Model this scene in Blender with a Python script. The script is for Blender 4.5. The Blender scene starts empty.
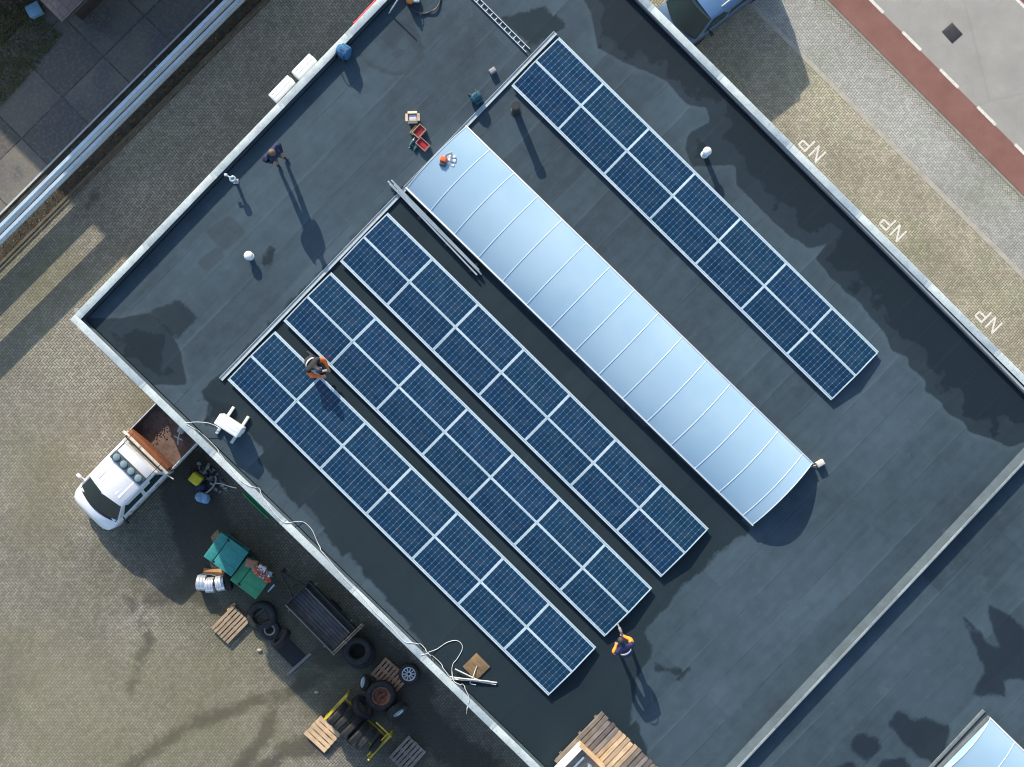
import bpy, bmesh, math, random
import numpy as np
from mathutils import Vector, Matrix
R = math.radians
rnd = random.Random(7)
C = bpy.context.scene.collection
CAMZ, F = 46.0, 1296.0
DECK = 6.0
def P(x, y, z=0.0):
    s = (CAMZ - z) / F
    return Vector(((x - 512) * s, -(y - 383.5) * s, z))
def ang(x0, y0, x1, y1):
    return math.atan2(-(y1 - y0), x1 - x0)
UA = R(-44.5)

# ------------------------------------------------------------------ objects
def tag(o, label=None, cat=None, group=None, kind=None):
    if label: o['label'] = label
    if cat: o['category'] = cat
    if group: o['group'] = group
    if kind: o['kind'] = kind
    return o
def thing(name, label, cat, loc=(0, 0, 0), rz=0.0, group=None):
    o = bpy.data.objects.new(name, None); C.objects.link(o)
    o.empty_display_size = 0.2
    o.location = loc; o.rotation_euler = (0, 0, rz)
    return tag(o, label, cat, group)
def dup(root, loc, rz, label=None, group=None):
    r = root.copy(); C.objects.link(r); r.location = loc; r.rotation_euler = (0, 0, rz)
    if label: r['label'] = label
    if group: r['group'] = group
    for ch in list(root.children):
        c = ch.copy(); C.objects.link(c); c.parent = r
        for g in ch.children:
            d = g.copy(); C.objects.link(d); d.parent = c
    return r

class MB:
    def __init__(s):
        s.bm = bmesh.new()
    def _fin(s, vs, m, M=None):
        if M is not None:
            for v in vs: v.co = M @ v.co
        fs = set()
        for v in vs:
            for f in v.link_faces: fs.add(f)
        for f in fs: f.material_index = m
        return vs
    def box(s, c, d, rz=0.0, m=0, bev=0.0, rot=None, seg=2):
        r = bmesh.ops.create_cube(s.bm, size=1.0)
        vs = r['verts']
        for v in vs: v.co = Vector((v.co.x * d[0], v.co.y * d[1], v.co.z * d[2]))
        M = Matrix.Translation(Vector(c)) @ (rot if rot is not None else Matrix.Rotation(rz, 4, 'Z'))
        for v in vs: v.co = M @ v.co
        s._fin(vs, m)
        if bev > 0:
            es = set()
            for v in vs:
                for e in v.link_edges: es.add(e)
            bmesh.ops.bevel(s.bm, geom=list(es), offset=bev, segments=seg, affect='EDGES', profile=0.5, clamp_overlap=True)
        return s
    def tube(s, pts, r, n=8, m=0, closed=False, sx=1.0, sy=1.0):
        pts = [Vector(p) for p in pts]; k = len(pts)
        rr = r if isinstance(r, (list, tuple)) else [r] * k
        rings = []; up = None
        for i, p in enumerate(pts):
            if closed: t = pts[(i + 1) % k] - pts[i - 1]
            else: t = pts[min(i + 1, k - 1)] - pts[max(i - 1, 0)]
            t.normalize()
            if up is None:
                up = Vector((0, 0, 1)) if abs(t.z) < 0.9 else Vector((1, 0, 0))
            a = t.cross(up)
            if a.length < 1e-4: a = t.cross(Vector((0.3, 1, 0.2)))
            a.normalize(); b = a.cross(t).normalized(); up = b
            rings.append([s.bm.verts.new(p + a * (math.cos(q) * rr[i] * sx) + b * (math.sin(q) * rr[i] * sy))
                          for q in [2 * math.pi * j / n for j in range(n)]])
        for i in range(k if closed else k - 1):
            A, B = rings[i], rings[(i + 1) % k]
            for j in range(n):
                f = s.bm.faces.new((A[j], A[(j + 1) % n], B[(j + 1) % n], B[j])); f.material_index = m
        if not closed:
            f = s.bm.faces.new(rings[0]); f.material_index = m
            f = s.bm.faces.new(rings[-1][::-1]); f.material_index = m
        return s
    def cyl(s, p0, p1, r0, r1=None, n=20, m=0):
        return s.tube([p0, p1], [r0, r0 if r1 is None else r1], n, m)
    def prism(s, poly, z0, z1, m=0, M=None):
        lo = [s.bm.verts.new((x, y, z0)) for x, y in poly]
        hi = [s.bm.verts.new((x, y, z1)) for x, y in poly]
        fs = [s.bm.faces.new(hi), s.bm.faces.new(lo[::-1])]
        k = len(poly)
        for i in range(k):
            fs.append(s.bm.faces.new((lo[i], lo[(i + 1) % k], hi[(i + 1) % k], hi[i])))
        for f in fs: f.material_index = m
        if M is not None:
            for v in lo + hi: v.co = M @ v.co
        return s
    def lathe(s, prof, n=32, m=0, M=None, ms=None, closed=False):
        """prof: (radius, z) list"""
        rings = []
        for r, z in prof:
            rings.append([s.bm.verts.new((r * math.cos(2 * math.pi * j / n), r * math.sin(2 * math.pi * j / n), z)) for j in range(n)])
        k = len(rings)
        for i in range(k if closed else k - 1):
            A, B = rings[i], rings[(i + 1) % k]
            for j in range(n):
                f = s.bm.faces.new((A[j], A[(j + 1) % n], B[(j + 1) % n], B[j])); f.material_index = ms[i] if ms else m
        if not closed:
            for rg, rev in ((rings[0], True), (rings[-1], False)):
                f = s.bm.faces.new(rg[::-1] if rev else rg); f.material_index = (ms[0 if rev else -1] if ms else m)
        if M is not None:
            for rg in rings:
                for v in rg: v.co = M @ v.co
        return s
    def quad(s, pts, m=0):
        f = s.bm.faces.new([s.bm.verts.new(p) for p in pts]); f.material_index = m
        return s
    def slab(s, pts, t, m=0, off=0.0):
        """thin plate: quad pts (outward by winding) given thickness t, pushed out by off"""
        p = [Vector(q) for q in pts]
        nrm = (p[1] - p[0]).cross(p[2] - p[0]).normalized()
        a = [s.bm.verts.new(q + nrm * (off + t)) for q in p]; b = [s.bm.verts.new(q + nrm * off) for q in p]
        fs = [s.bm.faces.new(a), s.bm.faces.new(b[::-1])]
        k = len(p)
        for i in range(k): fs.append(s.bm.faces.new((b[i], b[(i + 1) % k], a[(i + 1) % k], a[i])))
        for f in fs: f.material_index = m
        return s
    def ico(s, c, r, sc=(1, 1, 1), sub=2, m=0, rot=None, jit=0.0):
        q = bmesh.ops.create_icosphere(s.bm, subdivisions=sub, radius=r)
        M = Matrix.Translation(Vector(c)) @ (rot if rot is not None else Matrix.Identity(4)) @ Matrix.Diagonal((sc[0], sc[1], sc[2], 1))
        if jit:
            for v in q['verts']: v.co *= 1 + rnd.uniform(-jit, jit)
        s._fin(q['verts'], m, M)
        return s
    def loft(s, secs, m=0, caps=True):
        rings = [[s.bm.verts.new(p) for p in sec] for sec in secs]
        n = len(rings[0])
        for i in range(len(rings) - 1):
            A, B = rings[i], rings[i + 1]
            for j in range(n):
                f = s.bm.faces.new((A[j], A[(j + 1) % n], B[(j + 1) % n], B[j])); f.material_index = m
        if caps:
            f = s.bm.faces.new(rings[0][::-1]); f.material_index = m
            f = s.bm.faces.new(rings[-1]); f.material_index = m
        return s
    def build(s, name, mats, parent=None, smooth=True, loc=None, rz=None, ang_=38):
        bmesh.ops.recalc_face_normals(s.bm, faces=s.bm.faces)
        me = bpy.data.meshes.new(name); s.bm.to_mesh(me); s.bm.free()
        for mt in (mats if isinstance(mats, (list, tuple)) else [mats]): me.materials.append(mt)
        if smooth:
            me.polygons.foreach_set('use_smooth', [True] * len(me.polygons))
            me.set_sharp_from_angle(angle=R(ang_))
        o = bpy.data.objects.new(name, me); C.objects.link(o)
        if parent is not None: o.parent = parent
        if loc is not None: o.location = loc
        if rz is not None: o.rotation_euler = (0, 0, rz)
        return o

# ------------------------------------------------------------------ materials
class NT:
    def __init__(s, name):
        s.mat = bpy.data.materials.new(name); s.mat.use_nodes = True
        s.t = s.mat.node_tree; s.b = s.t.nodes['Principled BSDF']
    def n(s, typ, **kw):
        nd = s.t.nodes.new(typ)
        for k, v in kw.items(): setattr(nd, k, v)
        return nd
    def lk(s, a, b): s.t.links.new(a, b)
    def inp(s, sock, v):
        if isinstance(v, bpy.types.NodeSocket): s.lk(v, sock)
        else: sock.default_value = v
    def m(s, op, a, b=None, c=None, clamp=False):
        nd = s.n('ShaderNodeMath', operation=op); nd.use_clamp = clamp
        s.inp(nd.inputs[0], a)
        if b is not None: s.inp(nd.inputs[1], b)
        if c is not None: s.inp(nd.inputs[2], c)
        return nd.outputs[0]
    def mix(s, f, a, b, blend='MIX'):
        nd = s.n('ShaderNodeMix', data_type='RGBA', blend_type=blend)
        s.inp(nd.inputs[0], f)
        s.inp(nd.inputs[6], a if isinstance(a, bpy.types.NodeSocket) else (*a, 1))
        s.inp(nd.inputs[7], b if isinstance(b, bpy.types.NodeSocket) else (*b, 1))
        return nd.outputs[2]
    def step(s, v, lo, hi):
        nd = s.n('ShaderNodeMapRange', interpolation_type='SMOOTHSTEP')
        s.inp(nd.inputs[0], v); nd.inputs[1].default_value = lo; nd.inputs[2].default_value = hi
        return nd.outputs[0]
    def co(s, rot=0.0, world=False):
        if world: src = s.n('ShaderNodeNewGeometry').outputs['Position']
        else: src = s.n('ShaderNodeTexCoord').outputs['Object']
        if rot:
            mp = s.n('ShaderNodeMapping'); mp.inputs['Rotation'].default_value = (0, 0, rot)
            s.lk(src, mp.inputs[0]); src = mp.outputs[0]
        return src
    def noise(s, vec, scale, detail=4.0, rough=0.55, col=False):
        nd = s.n('ShaderNodeTexNoise'); s.lk(vec, nd.inputs['Vector'])
        nd.inputs['Scale'].default_value = scale; nd.inputs['Detail'].default_value = detail; nd.inputs['Roughness'].default_value = rough
        return nd.outputs['Color' if col else 'Fac']
    def attr(s, name):
        nd = s.n('ShaderNodeAttribute', attribute_name=name); return nd.outputs['Fac']
    def sep(s, v):
        nd = s.n('ShaderNodeSeparateXYZ'); s.lk(v, nd.inputs[0]); return nd.outputs
    def bump(s, h, dist=0.01, strength=1.0):
        nd = s.n('ShaderNodeBump'); s.lk(h, nd.inputs['Height']); nd.inputs['Distance'].default_value = dist
        nd.inputs['Strength'].default_value = strength
        s.lk(nd.outputs[0], s.b.inputs['Normal'])
    def set(s, col=None, rough=None, metal=None, spec=None):
        if col is not None: s.inp(s.b.inputs['Base Color'], col if isinstance(col, bpy.types.NodeSocket) else (*col, 1))
        if rough is not None: s.inp(s.b.inputs['Roughness'], rough)
        if metal is not None: s.b.inputs['Metallic'].default_value = metal
        if spec is not None: s.b.inputs['Specular IOR Level'].default_value = spec
        return s.mat

_mc = {}
def M(name, col, rough=0.6, metal=0.0, var=0.25, scale=6.0, dirt=0.0, bump=0.0, dcol=(0.06, 0.05, 0.04), spec=0.5):
    """worn, uneven surface: two noise scales of tone, optional dirt patches"""
    if name in _mc: return _mc[name]
    t = NT(name); v = t.co()
    f1 = t.noise(v, scale, 5.0); f2 = t.noise(v, scale * 7, 3.0)
    k = t.m('ADD', t.m('MULTIPLY', f1, 0.65), t.m('MULTIPLY', f2, 0.35))
    k = t.step(k, 0.3, 0.7)
    a = tuple(c * (1 - var) for c in col); b = tuple(min(1, c * (1 + var * 0.6)) for c in col)
    c = t.mix(k, a, b)
    if dirt > 0:
        d = t.m('MULTIPLY', t.step(t.noise(v, scale * 0.7, 6.0, 0.7), 0.5, 0.72), dirt)
        c = t.mix(d, c, dcol)
    t.set(c, t.m('ADD', t.m('MULTIPLY', f2, 0.2), max(0.02, rough - 0.1)), metal, spec)
    if bump: t.bump(f2, bump)
    _mc[name] = t.mat
    return t.mat
def wood(name, col, scale=1.0, var=0.45):
    if name in _mc: return _mc[name]
    t = NT(name); v = t.co()
    mp = t.n('ShaderNodeMapping'); t.lk(v, mp.inputs[0]); mp.inputs['Scale'].default_value = (1.5, 22, 22)
    g = t.noise(mp.outputs[0], 1.6 * scale, 6.0, 0.65)
    oi = t.n('ShaderNodeObjectInfo')
    blk = t.noise(v, 3.0, 3.0)
    k = t.m('ADD', t.m('MULTIPLY', g, 0.6), t.m('MULTIPLY', blk, 0.4))
    c = t.mix(t.step(k, 0.32, 0.68), tuple(x * (1 - var) for x in col), tuple(min(1, x * (1 + var * .5)) for x in col))
    t.set(c, 0.8); t.bump(g, 0.004)
    _mc[name] = t.mat
    return t.mat

def herring(t, v, bw):
    """herringbone of 2:1 bricks of width bw -> (edge distance in brick widths, brick id vector)"""
    x, y, z = t.sep(v)
    x = t.m('DIVIDE', x, bw); y = t.m('DIVIDE', y, bw)
    i = t.m('FLOOR', x); j = t.m('FLOOR', y)
    fx = t.m('SUBTRACT', x, i); fy = t.m('SUBTRACT', y, j)
    sidx = t.m('FLOORED_MODULO', t.m('SUBTRACT', i, j), 4.0)
    is0 = t.m('COMPARE', sidx, 0.0, 0.3); is1 = t.m('COMPARE', sidx, 1.0, 0.3)
    is2 = t.m('COMPARE', sidx, 2.0, 0.3); is3 = t.m('COMPARE', sidx, 3.0, 0.3)
    h = t.m('ADD', is0, is1); ve = t.m('ADD', is2, is3)
    ox = t.m('SUBTRACT', 1.0, fx); oy = t.m('SUBTRACT', 1.0, fy)
    mx = t.m('MINIMUM', fx, ox); my = t.m('MINIMUM', fy, oy)
    ex = t.m('ADD', t.m('ADD', t.m('MULTIPLY', is0, fx), t.m('MULTIPLY', is1, ox)), t.m('MULTIPLY', ve, mx))
    ey = t.m('ADD', t.m('ADD', t.m('MULTIPLY', is3, fy), t.m('MULTIPLY', is2, oy)), t.m('MULTIPLY', h, my))
    e = t.m('MINIMUM', ex, ey)
    cb = t.n('ShaderNodeCombineXYZ')
    t.lk(t.m('SUBTRACT', i, is1), cb.inputs[0]); t.lk(t.m('SUBTRACT', j, is2), cb.inputs[1]); t.lk(t.m('MULTIPLY', h, 3.7), cb.inputs[2])
    wn = t.n('ShaderNodeTexWhiteNoise', noise_dimensions='3D'); t.lk(cb.outputs[0], wn.inputs['Vector'])
    return e, wn.outputs['Value'], wn.outputs['Color']

def paving(name, c_lo, c_hi, joint, bw=0.105, rot=0.0, jw=0.09, big=0.35, stains=False, hue=0.0):
    t = NT(name); v = t.co(); vr = t.co(rot)
    wob = t.n('ShaderNodeVectorMath', operation='MULTIPLY_ADD'); t.lk(t.noise(v, 1.6, 3.0, 0.6, True), wob.inputs[0]); wob.inputs[1].default_value = (0.05, 0.05, 0); t.lk(vr, wob.inputs[2]); vr = wob.outputs[0]
    e, rv, rc = herring(t, vr, bw)
    jm = t.m('SUBTRACT', 1.0, t.step(e, jw * 0.5, jw * 1.6))
    c = t.mix(rv, c_lo, c_hi)
    if hue: c = t.mix(hue, c, rc, 'SOFT_LIGHT')
    b1 = t.noise(v, 0.16, 6.0, 0.6); b2 = t.noise(v, 1.1, 5.0, 0.65); b3 = t.noise(v, 26.0, 2.0)
    gain = t.m('ADD', t.m('MULTIPLY', t.step(b1, 0.32, 0.68), big), t.m('ADD', t.m('MULTIPLY', b2, 0.42), t.m('MULTIPLY', b3, 0.3)))
    gain = t.m('ADD', gain, 1.0 - big * 0.5 - 0.36)
    gc = t.n('ShaderNodeCombineXYZ')
    for q in range(3): t.lk(gain, gc.inputs[q])
    c = t.mix(1.0, c, gc.outputs[0], 'MULTIPLY')
    # joints, mossier where big noise is high
    jc = t.mix(t.step(t.noise(v, 0.5, 5.0), 0.45, 0.65), joint, (joint[0] * 0.8, joint[1] * 1.15, joint[2] * 0.55))
    c = t.mix(t.m('MULTIPLY', t.m('MULTIPLY', jm, t.m('ADD', .55, t.m('MULTIPLY', t.step(t.noise(v, 7.0, 3.0), .35, .65), .45))), 1.0), c, jc)
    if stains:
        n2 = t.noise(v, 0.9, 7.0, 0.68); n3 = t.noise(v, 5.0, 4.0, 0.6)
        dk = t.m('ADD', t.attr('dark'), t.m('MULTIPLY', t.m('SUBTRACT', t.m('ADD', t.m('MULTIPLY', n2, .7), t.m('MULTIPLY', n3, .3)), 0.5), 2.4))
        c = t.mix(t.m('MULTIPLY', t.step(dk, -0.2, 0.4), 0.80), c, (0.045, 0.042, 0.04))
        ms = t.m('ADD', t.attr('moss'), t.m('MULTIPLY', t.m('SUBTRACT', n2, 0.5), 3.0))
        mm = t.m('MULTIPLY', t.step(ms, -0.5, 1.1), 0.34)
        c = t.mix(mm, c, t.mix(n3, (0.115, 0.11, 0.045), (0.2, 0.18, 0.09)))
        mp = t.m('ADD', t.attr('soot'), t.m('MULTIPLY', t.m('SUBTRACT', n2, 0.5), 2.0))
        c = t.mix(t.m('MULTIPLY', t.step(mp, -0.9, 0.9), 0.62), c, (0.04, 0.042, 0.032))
    t.set(c, t.m('ADD', 0.72, t.m('MULTIPLY', b3, 0.2)), 0.0, 0.3)
    t.bump(t.m('ADD', t.step(e, 0.0, jw * 2.2), t.m('MULTIPLY', b3, 0.25)), 0.006)
    return t.mat

def sdist(px, py, poly):
    """signed distance of points to a polygon, positive inside"""
    n = len(poly); d = np.full(px.shape, 1e9); inside = np.zeros(px.shape, bool)
    for i in range(n):
        x0, y0 = poly[i]; x1, y1 = poly[(i + 1) % n]
        dx, dy = x1 - x0, y1 - y0; L = dx * dx + dy * dy + 1e-12
        s = np.clip(((px - x0) * dx + (py - y0) * dy) / L, 0, 1)
        d = np.minimum(d, np.hypot(px - x0 - s * dx, py - y0 - s * dy))
        c = ((y0 > py) != (y1 > py)) & (px < (x1 - x0) * (py - y0) / (dy if dy else 1e-12) + x0)
        inside ^= c
    return np.where(inside, d, -d)
def capdist(px, py, pts, r):
    d = np.full(px.shape, 1e9)
    for (x0, y0), (x1, y1) in zip(pts[:-1], pts[1:]):
        dx, dy = x1 - x0, y1 - y0; L = dx * dx + dy * dy + 1e-12
        s = np.clip(((px - x0) * dx + (py - y0) * dy) / L, 0, 1)
        d = np.minimum(d, np.hypot(px - x0 - s * dx, py - y0 - s * dy))
    return r - d
def gridmesh(name, us, vs, f, mat, attrs):
    """grid over us x vs mapped by f(u,v)->(x,y,z) arrays; attrs {name: fn(x,y)->values}"""
    U, V = np.meshgrid(us, vs); X, Y, Z = f(U.ravel(), V.ravel())
    me = bpy.data.meshes.new(name); nu, nv = len(us), len(vs)
    me.vertices.add(nu * nv); me.vertices.foreach_set('co', np.column_stack([X, Y, Z]).ravel())
    ii = (np.arange(nv - 1)[:, None] * nu + np.arange(nu - 1)[None, :]).ravel()
    q = np.column_stack([ii, ii + 1, ii + nu + 1, ii + nu]).ravel()
    nf = len(ii)
    me.loops.add(nf * 4); me.polygons.add(nf)
    me.loops.foreach_set('vertex_index', q); me.polygons.foreach_set('loop_start', np.arange(nf) * 4)
    me.update(calc_edges=True); me.validate()
    for k, fn in attrs.items():
        a = me.attributes.new(k, 'FLOAT', 'POINT'); a.data.foreach_set('value', np.clip(fn(X, Y), -1.5, 1.5).astype(np.float32))
    me.materials.append(mat)
    o = bpy.data.objects.new(name, me); C.objects.link(o)
    return o
def pix(poly, z): return [tuple(P(x, y, z).xy) for x, y in poly]
# ------------------------------------------------------------------ ground
D45 = Vector((math.sqrt(.5), -math.sqrt(.5), 0)); N45 = Vector((math.sqrt(.5), math.sqrt(.5), 0))
def dne(c): return (c - 128.5) / math.sqrt(2) * CAMZ / F          # distance north-east of the picture centre on the ground
def dnw(s): return (895.5 - s) / math.sqrt(2) * CAMZ / F          # distance north-west
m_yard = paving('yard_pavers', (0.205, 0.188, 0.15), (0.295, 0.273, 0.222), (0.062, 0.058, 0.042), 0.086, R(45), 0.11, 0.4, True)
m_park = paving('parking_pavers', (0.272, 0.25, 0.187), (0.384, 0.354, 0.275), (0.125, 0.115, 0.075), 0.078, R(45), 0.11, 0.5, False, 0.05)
m_walk = paving('walk_pavers', (0.285, 0.283, 0.258), (0.37, 0.367, 0.338), (0.13, 0.13, 0.115), 0.082, R(45), 0.10, 0.4)
soot = [pix(p, 0) for p in [  # soot that also paints in truck and building shade on the paving
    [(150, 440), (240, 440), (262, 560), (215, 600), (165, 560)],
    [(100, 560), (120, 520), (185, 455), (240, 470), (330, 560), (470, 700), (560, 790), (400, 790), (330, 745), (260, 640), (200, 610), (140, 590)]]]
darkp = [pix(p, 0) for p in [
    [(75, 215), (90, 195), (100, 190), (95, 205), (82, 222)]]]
darkc = [([(186, 478), (200, 520), (214, 560)], 24), ([(130, 767), (185, 728), (235, 710), (290, 690), (325, 672)], 6), ([(240, 770), (262, 740), (275, 705), (290, 690)], 7),  # first capsule paints shade over the sunlit gap beside the truck's shadow
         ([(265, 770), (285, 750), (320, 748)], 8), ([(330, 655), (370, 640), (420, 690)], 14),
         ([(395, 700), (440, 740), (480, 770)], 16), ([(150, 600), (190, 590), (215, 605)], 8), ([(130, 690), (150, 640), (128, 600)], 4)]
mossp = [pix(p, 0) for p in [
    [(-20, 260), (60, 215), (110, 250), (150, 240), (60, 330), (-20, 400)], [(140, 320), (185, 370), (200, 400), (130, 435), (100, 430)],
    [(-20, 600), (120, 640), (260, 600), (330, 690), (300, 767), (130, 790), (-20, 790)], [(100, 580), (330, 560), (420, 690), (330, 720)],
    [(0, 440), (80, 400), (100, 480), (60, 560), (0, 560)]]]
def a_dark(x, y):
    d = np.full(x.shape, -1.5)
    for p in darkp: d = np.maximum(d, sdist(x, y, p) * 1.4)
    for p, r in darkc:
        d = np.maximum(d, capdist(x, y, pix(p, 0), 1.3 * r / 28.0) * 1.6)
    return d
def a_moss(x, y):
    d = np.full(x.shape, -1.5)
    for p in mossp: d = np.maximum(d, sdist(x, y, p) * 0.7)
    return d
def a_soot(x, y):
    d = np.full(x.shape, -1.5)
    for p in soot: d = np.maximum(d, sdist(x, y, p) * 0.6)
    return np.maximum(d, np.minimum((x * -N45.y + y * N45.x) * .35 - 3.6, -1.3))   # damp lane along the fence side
def dense(lo, hi, step, far):
    a = list(np.arange(lo, hi + 1e-6, step))
    return np.array([-far, -far * .5, -far * .25] + a + [far * .25, far * .5, far])
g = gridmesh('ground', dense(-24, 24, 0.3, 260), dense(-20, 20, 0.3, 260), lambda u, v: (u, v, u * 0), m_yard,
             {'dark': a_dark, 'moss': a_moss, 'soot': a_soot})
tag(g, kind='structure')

def strip(name, d0, d1, z, mat, t0=-70, t1=70, axis='ne', h=None):
    """a level band parallel to the road (ne) or to the fence (nw)"""
    n, t = (N45, D45) if axis == 'ne' else (Vector((-N45.x, N45.y, 0)), N45)
    b = MB(); c = [n * d0 + t * t0, n * d1 + t * t0, n * d1 + t * t1, n * d0 + t * t1]
    if h is None: b.quad([p + Vector((0, 0, z)) for p in c])
    else: b.prism([(p.x, p.y) for p in c], z - h, z)
    o = b.build(name, mat, smooth=False); return tag(o, kind='structure')
# asphalt
t = NT('asphalt'); v = t.co()
f = t.noise(v, 70, 3.0, 0.7); f2 = t.noise(v, 1.2, 6.0, 0.65); f3 = t.noise(v, 0.2, 4.0)
c = t.mix(t.step(t.m('ADD', t.m('MULTIPLY', f, .75), t.m('MULTIPLY', f2, .25)), .3, .7), (0.215, 0.208, 0.185), (0.395, 0.385, 0.35))
c = t.mix(t.m('MULTIPLY', t.step(f3, .45, .65), .3), c, (0.21, 0.205, 0.195))
vo = t.n('ShaderNodeTexVoronoi', feature='DISTANCE_TO_EDGE'); t.lk(v, vo.inputs['Vector']); vo.inputs['Scale'].default_value = 0.16
c = t.mix(t.m('MULTIPLY', t.m('SUBTRACT', 1.0, t.step(vo.outputs[0], 0.001, 0.005)), .16), c, (0.14, 0.14, 0.14))
t.set(c, 0.85, 0, .3); t.bump(f, .006); m_asph = t.mat
t = NT('red_asphalt'); v = t.co()
f = t.noise(v, 55, 3.0, 0.7); f2 = t.noise(v, 0.9, 6.0, 0.65); f3 = t.noise(v, 3.0, 6.0, 0.7)
c = t.mix(t.step(t.m('ADD', t.m('MULTIPLY', f, .5), t.m('MULTIPLY', f2, .5)), .3, .7), (0.165, 0.080, 0.064), (0.24, 0.122, 0.10))
c = t.mix(t.m('MULTIPLY', t.step(f3, .55, .75), .3), c, (0.14, 0.085, 0.07))
t.set(c, 0.85, 0, .3); t.bump(f, .005); m_red = t.mat
m_kerb = M('kerb_stone', (0.36, 0.345, 0.285), 0.85, var=.2, scale=3, dirt=.15)
m_white = M('road_paint', (0.64, 0.62, 0.56), 0.7, var=.2, scale=14, dirt=.55, dcol=(.33, .31, .25))
m_conc_e = M('edge_stone', (0.25, 0.25, 0.205), 0.85, var=.3, scale=3, dirt=.4)
strip('parking_bay', 8.0, dne(745), 0.008, m_park)
strip('kerb', dne(744), dne(750.5), 0.012, m_kerb)
strip('pavement', dne(750), dne(812), 0.010, m_walk)
m_band = paving('band_pavers', (0.26, 0.25, 0.215), (0.33, 0.32, 0.28), (0.13, 0.125, 0.10), 0.08, 0, 0.10, 0.4)
strip('pavement', dne(812), dne(823.5), 0.012, m_band)
strip('kerb', dne(823.5), dne(827), 0.026, m_conc_e, h=0.05)
strip('gutter', dne(827), dne(828.4), 0.010, M('gutter_dark', (.09, .09, .07), .9))
strip('cycle_path', dne(828), dne(869.5), 0.014, m_red)
strip('road', dne(869.5), dne(1018), 0.012, m_asph)
strip('cycle_path', dne(1018), dne(1062), 0.014, m_red)
strip('kerb', dne(1062), dne(1068), 0.10, m_kerb, h=.12)
strip('pavement', dne(1068), dne(1068) + 60, 0.06, m_walk)
b = MB()
for cc in (870.5, 1017):
    for k in range(-12, 14):
        x0 = 902.5 + 37.4 * k
        a0 = P(x0, x0 - 870.5); t0 = a0.dot(D45)
        for (q0, q1) in ((t0, t0 + 0.92),):
            n = dne(cc)
            b.quad([N45 * (n - .055) + D45 * q0 + Vector((0, 0, .019)), N45 * (n - .055) + D45 * q1 + Vector((0, 0, .019)),
                    N45 * (n + .055) + D45 * q1 + Vector((0, 0, .019)), N45 * (n + .055) + D45 * q0 + Vector((0, 0, .019))])
tag(b.build('road_marking', m_white, smooth=False), kind='structure')
# painted letters NP in the bays: read from the road
def np_letters(px, py):
    o = P(px, py, .0125)            # centre of the word
    ex = -D45; ey = Vector((-N45.x, -N45.y, 0))
    b = MB(); w, h, s = .39, .53, .07
    def bar(x0, y0, x1, y1):
        a = Vector((x0, y0)); e = Vector((x1, y1)); d = (e - a).normalized(); q = Vector((-d.y, d.x)) * s / 2
        b.quad([o + ex * p.x + ey * p.y for p in (a - q, e - q, e + q, a + q)])
    def poly(pts): b.quad([o + ex * x + ey * y for x, y in pts])
    x = -w - .075
    # N : two stems and a mitred diagonal
    poly([(x, -h / 2), (x + s, -h / 2), (x + s, h / 2), (x, h / 2)]); poly([(x + w - s, -h / 2), (x + w, -h / 2), (x + w, h / 2), (x + w - s, h / 2)])
    poly([(x + s, h / 2), (x + s, h / 2 - .13), (x + w - s, -h / 2), (x + w - s, -h / 2 + .13)])
    x = .075
    poly([(x, -h / 2), (x + s, -h / 2), (x + s, h / 2), (x, h / 2)])
    poly([(x + s, h / 2 - s), (x + w * .82, h / 2 - s), (x + w * .82, h / 2), (x + s, h / 2)])
    poly([(x + s, -.02), (x + w * .82, -.02), (x + w * .82, -.02 + s), (x + s, -.02 + s)])
    poly([(x + w * .82, 0.0), (x + w, .05), (x + w, h / 2 - .06), (x + w * .82, h / 2)]) if False else poly([(x + w * .82 , -.02), (x + w * .82 + s, .02), (x + w * .82 + s, h / 2 - .04), (x + w * .82, h / 2)])
    tag(b.build('bay_marking', m_white, smooth=False), kind='structure')
for q in ((811.8, 148.6), (892.8, 227.8), (988.3, 319.8)): np_letters(*q)
b = MB(); o = P(952, 33, 0.0)
g_ = M('cast_iron', (0.05, 0.05, 0.052), .6, .3, scale=20)
b.box((0, 0, .018), (.56, .50, .012), bev=.004)
for k in range(7): b.box((0, -.18 + k * .06, .026), (.42, .022, .008))
mh = b.build('manhole_cover', g_, loc=o, rz=R(-48)); tag(mh, 'dark square drain cover set in the grey road', 'drain cover')

# ------------------------------------------------------------------ north-west neighbours
m_soil = M('soil', (0.05, 0.042, 0.03), .95, var=.6, scale=4, bump=.04)
b = MB()
strip('planting_bed', dnw(262), dnw(214), .012, m_soil, axis='nw')
strip('edging', dnw(266), dnw(262.5), .05, M('edging', (.115, .10, .065), .9, var=.4, scale=3), axis='nw', h=.08)
strip('edging', dnw(271), dnw(268.5), .03, M('edging', (.115, .10, .065), .9), axis='nw', h=.06)
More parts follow.
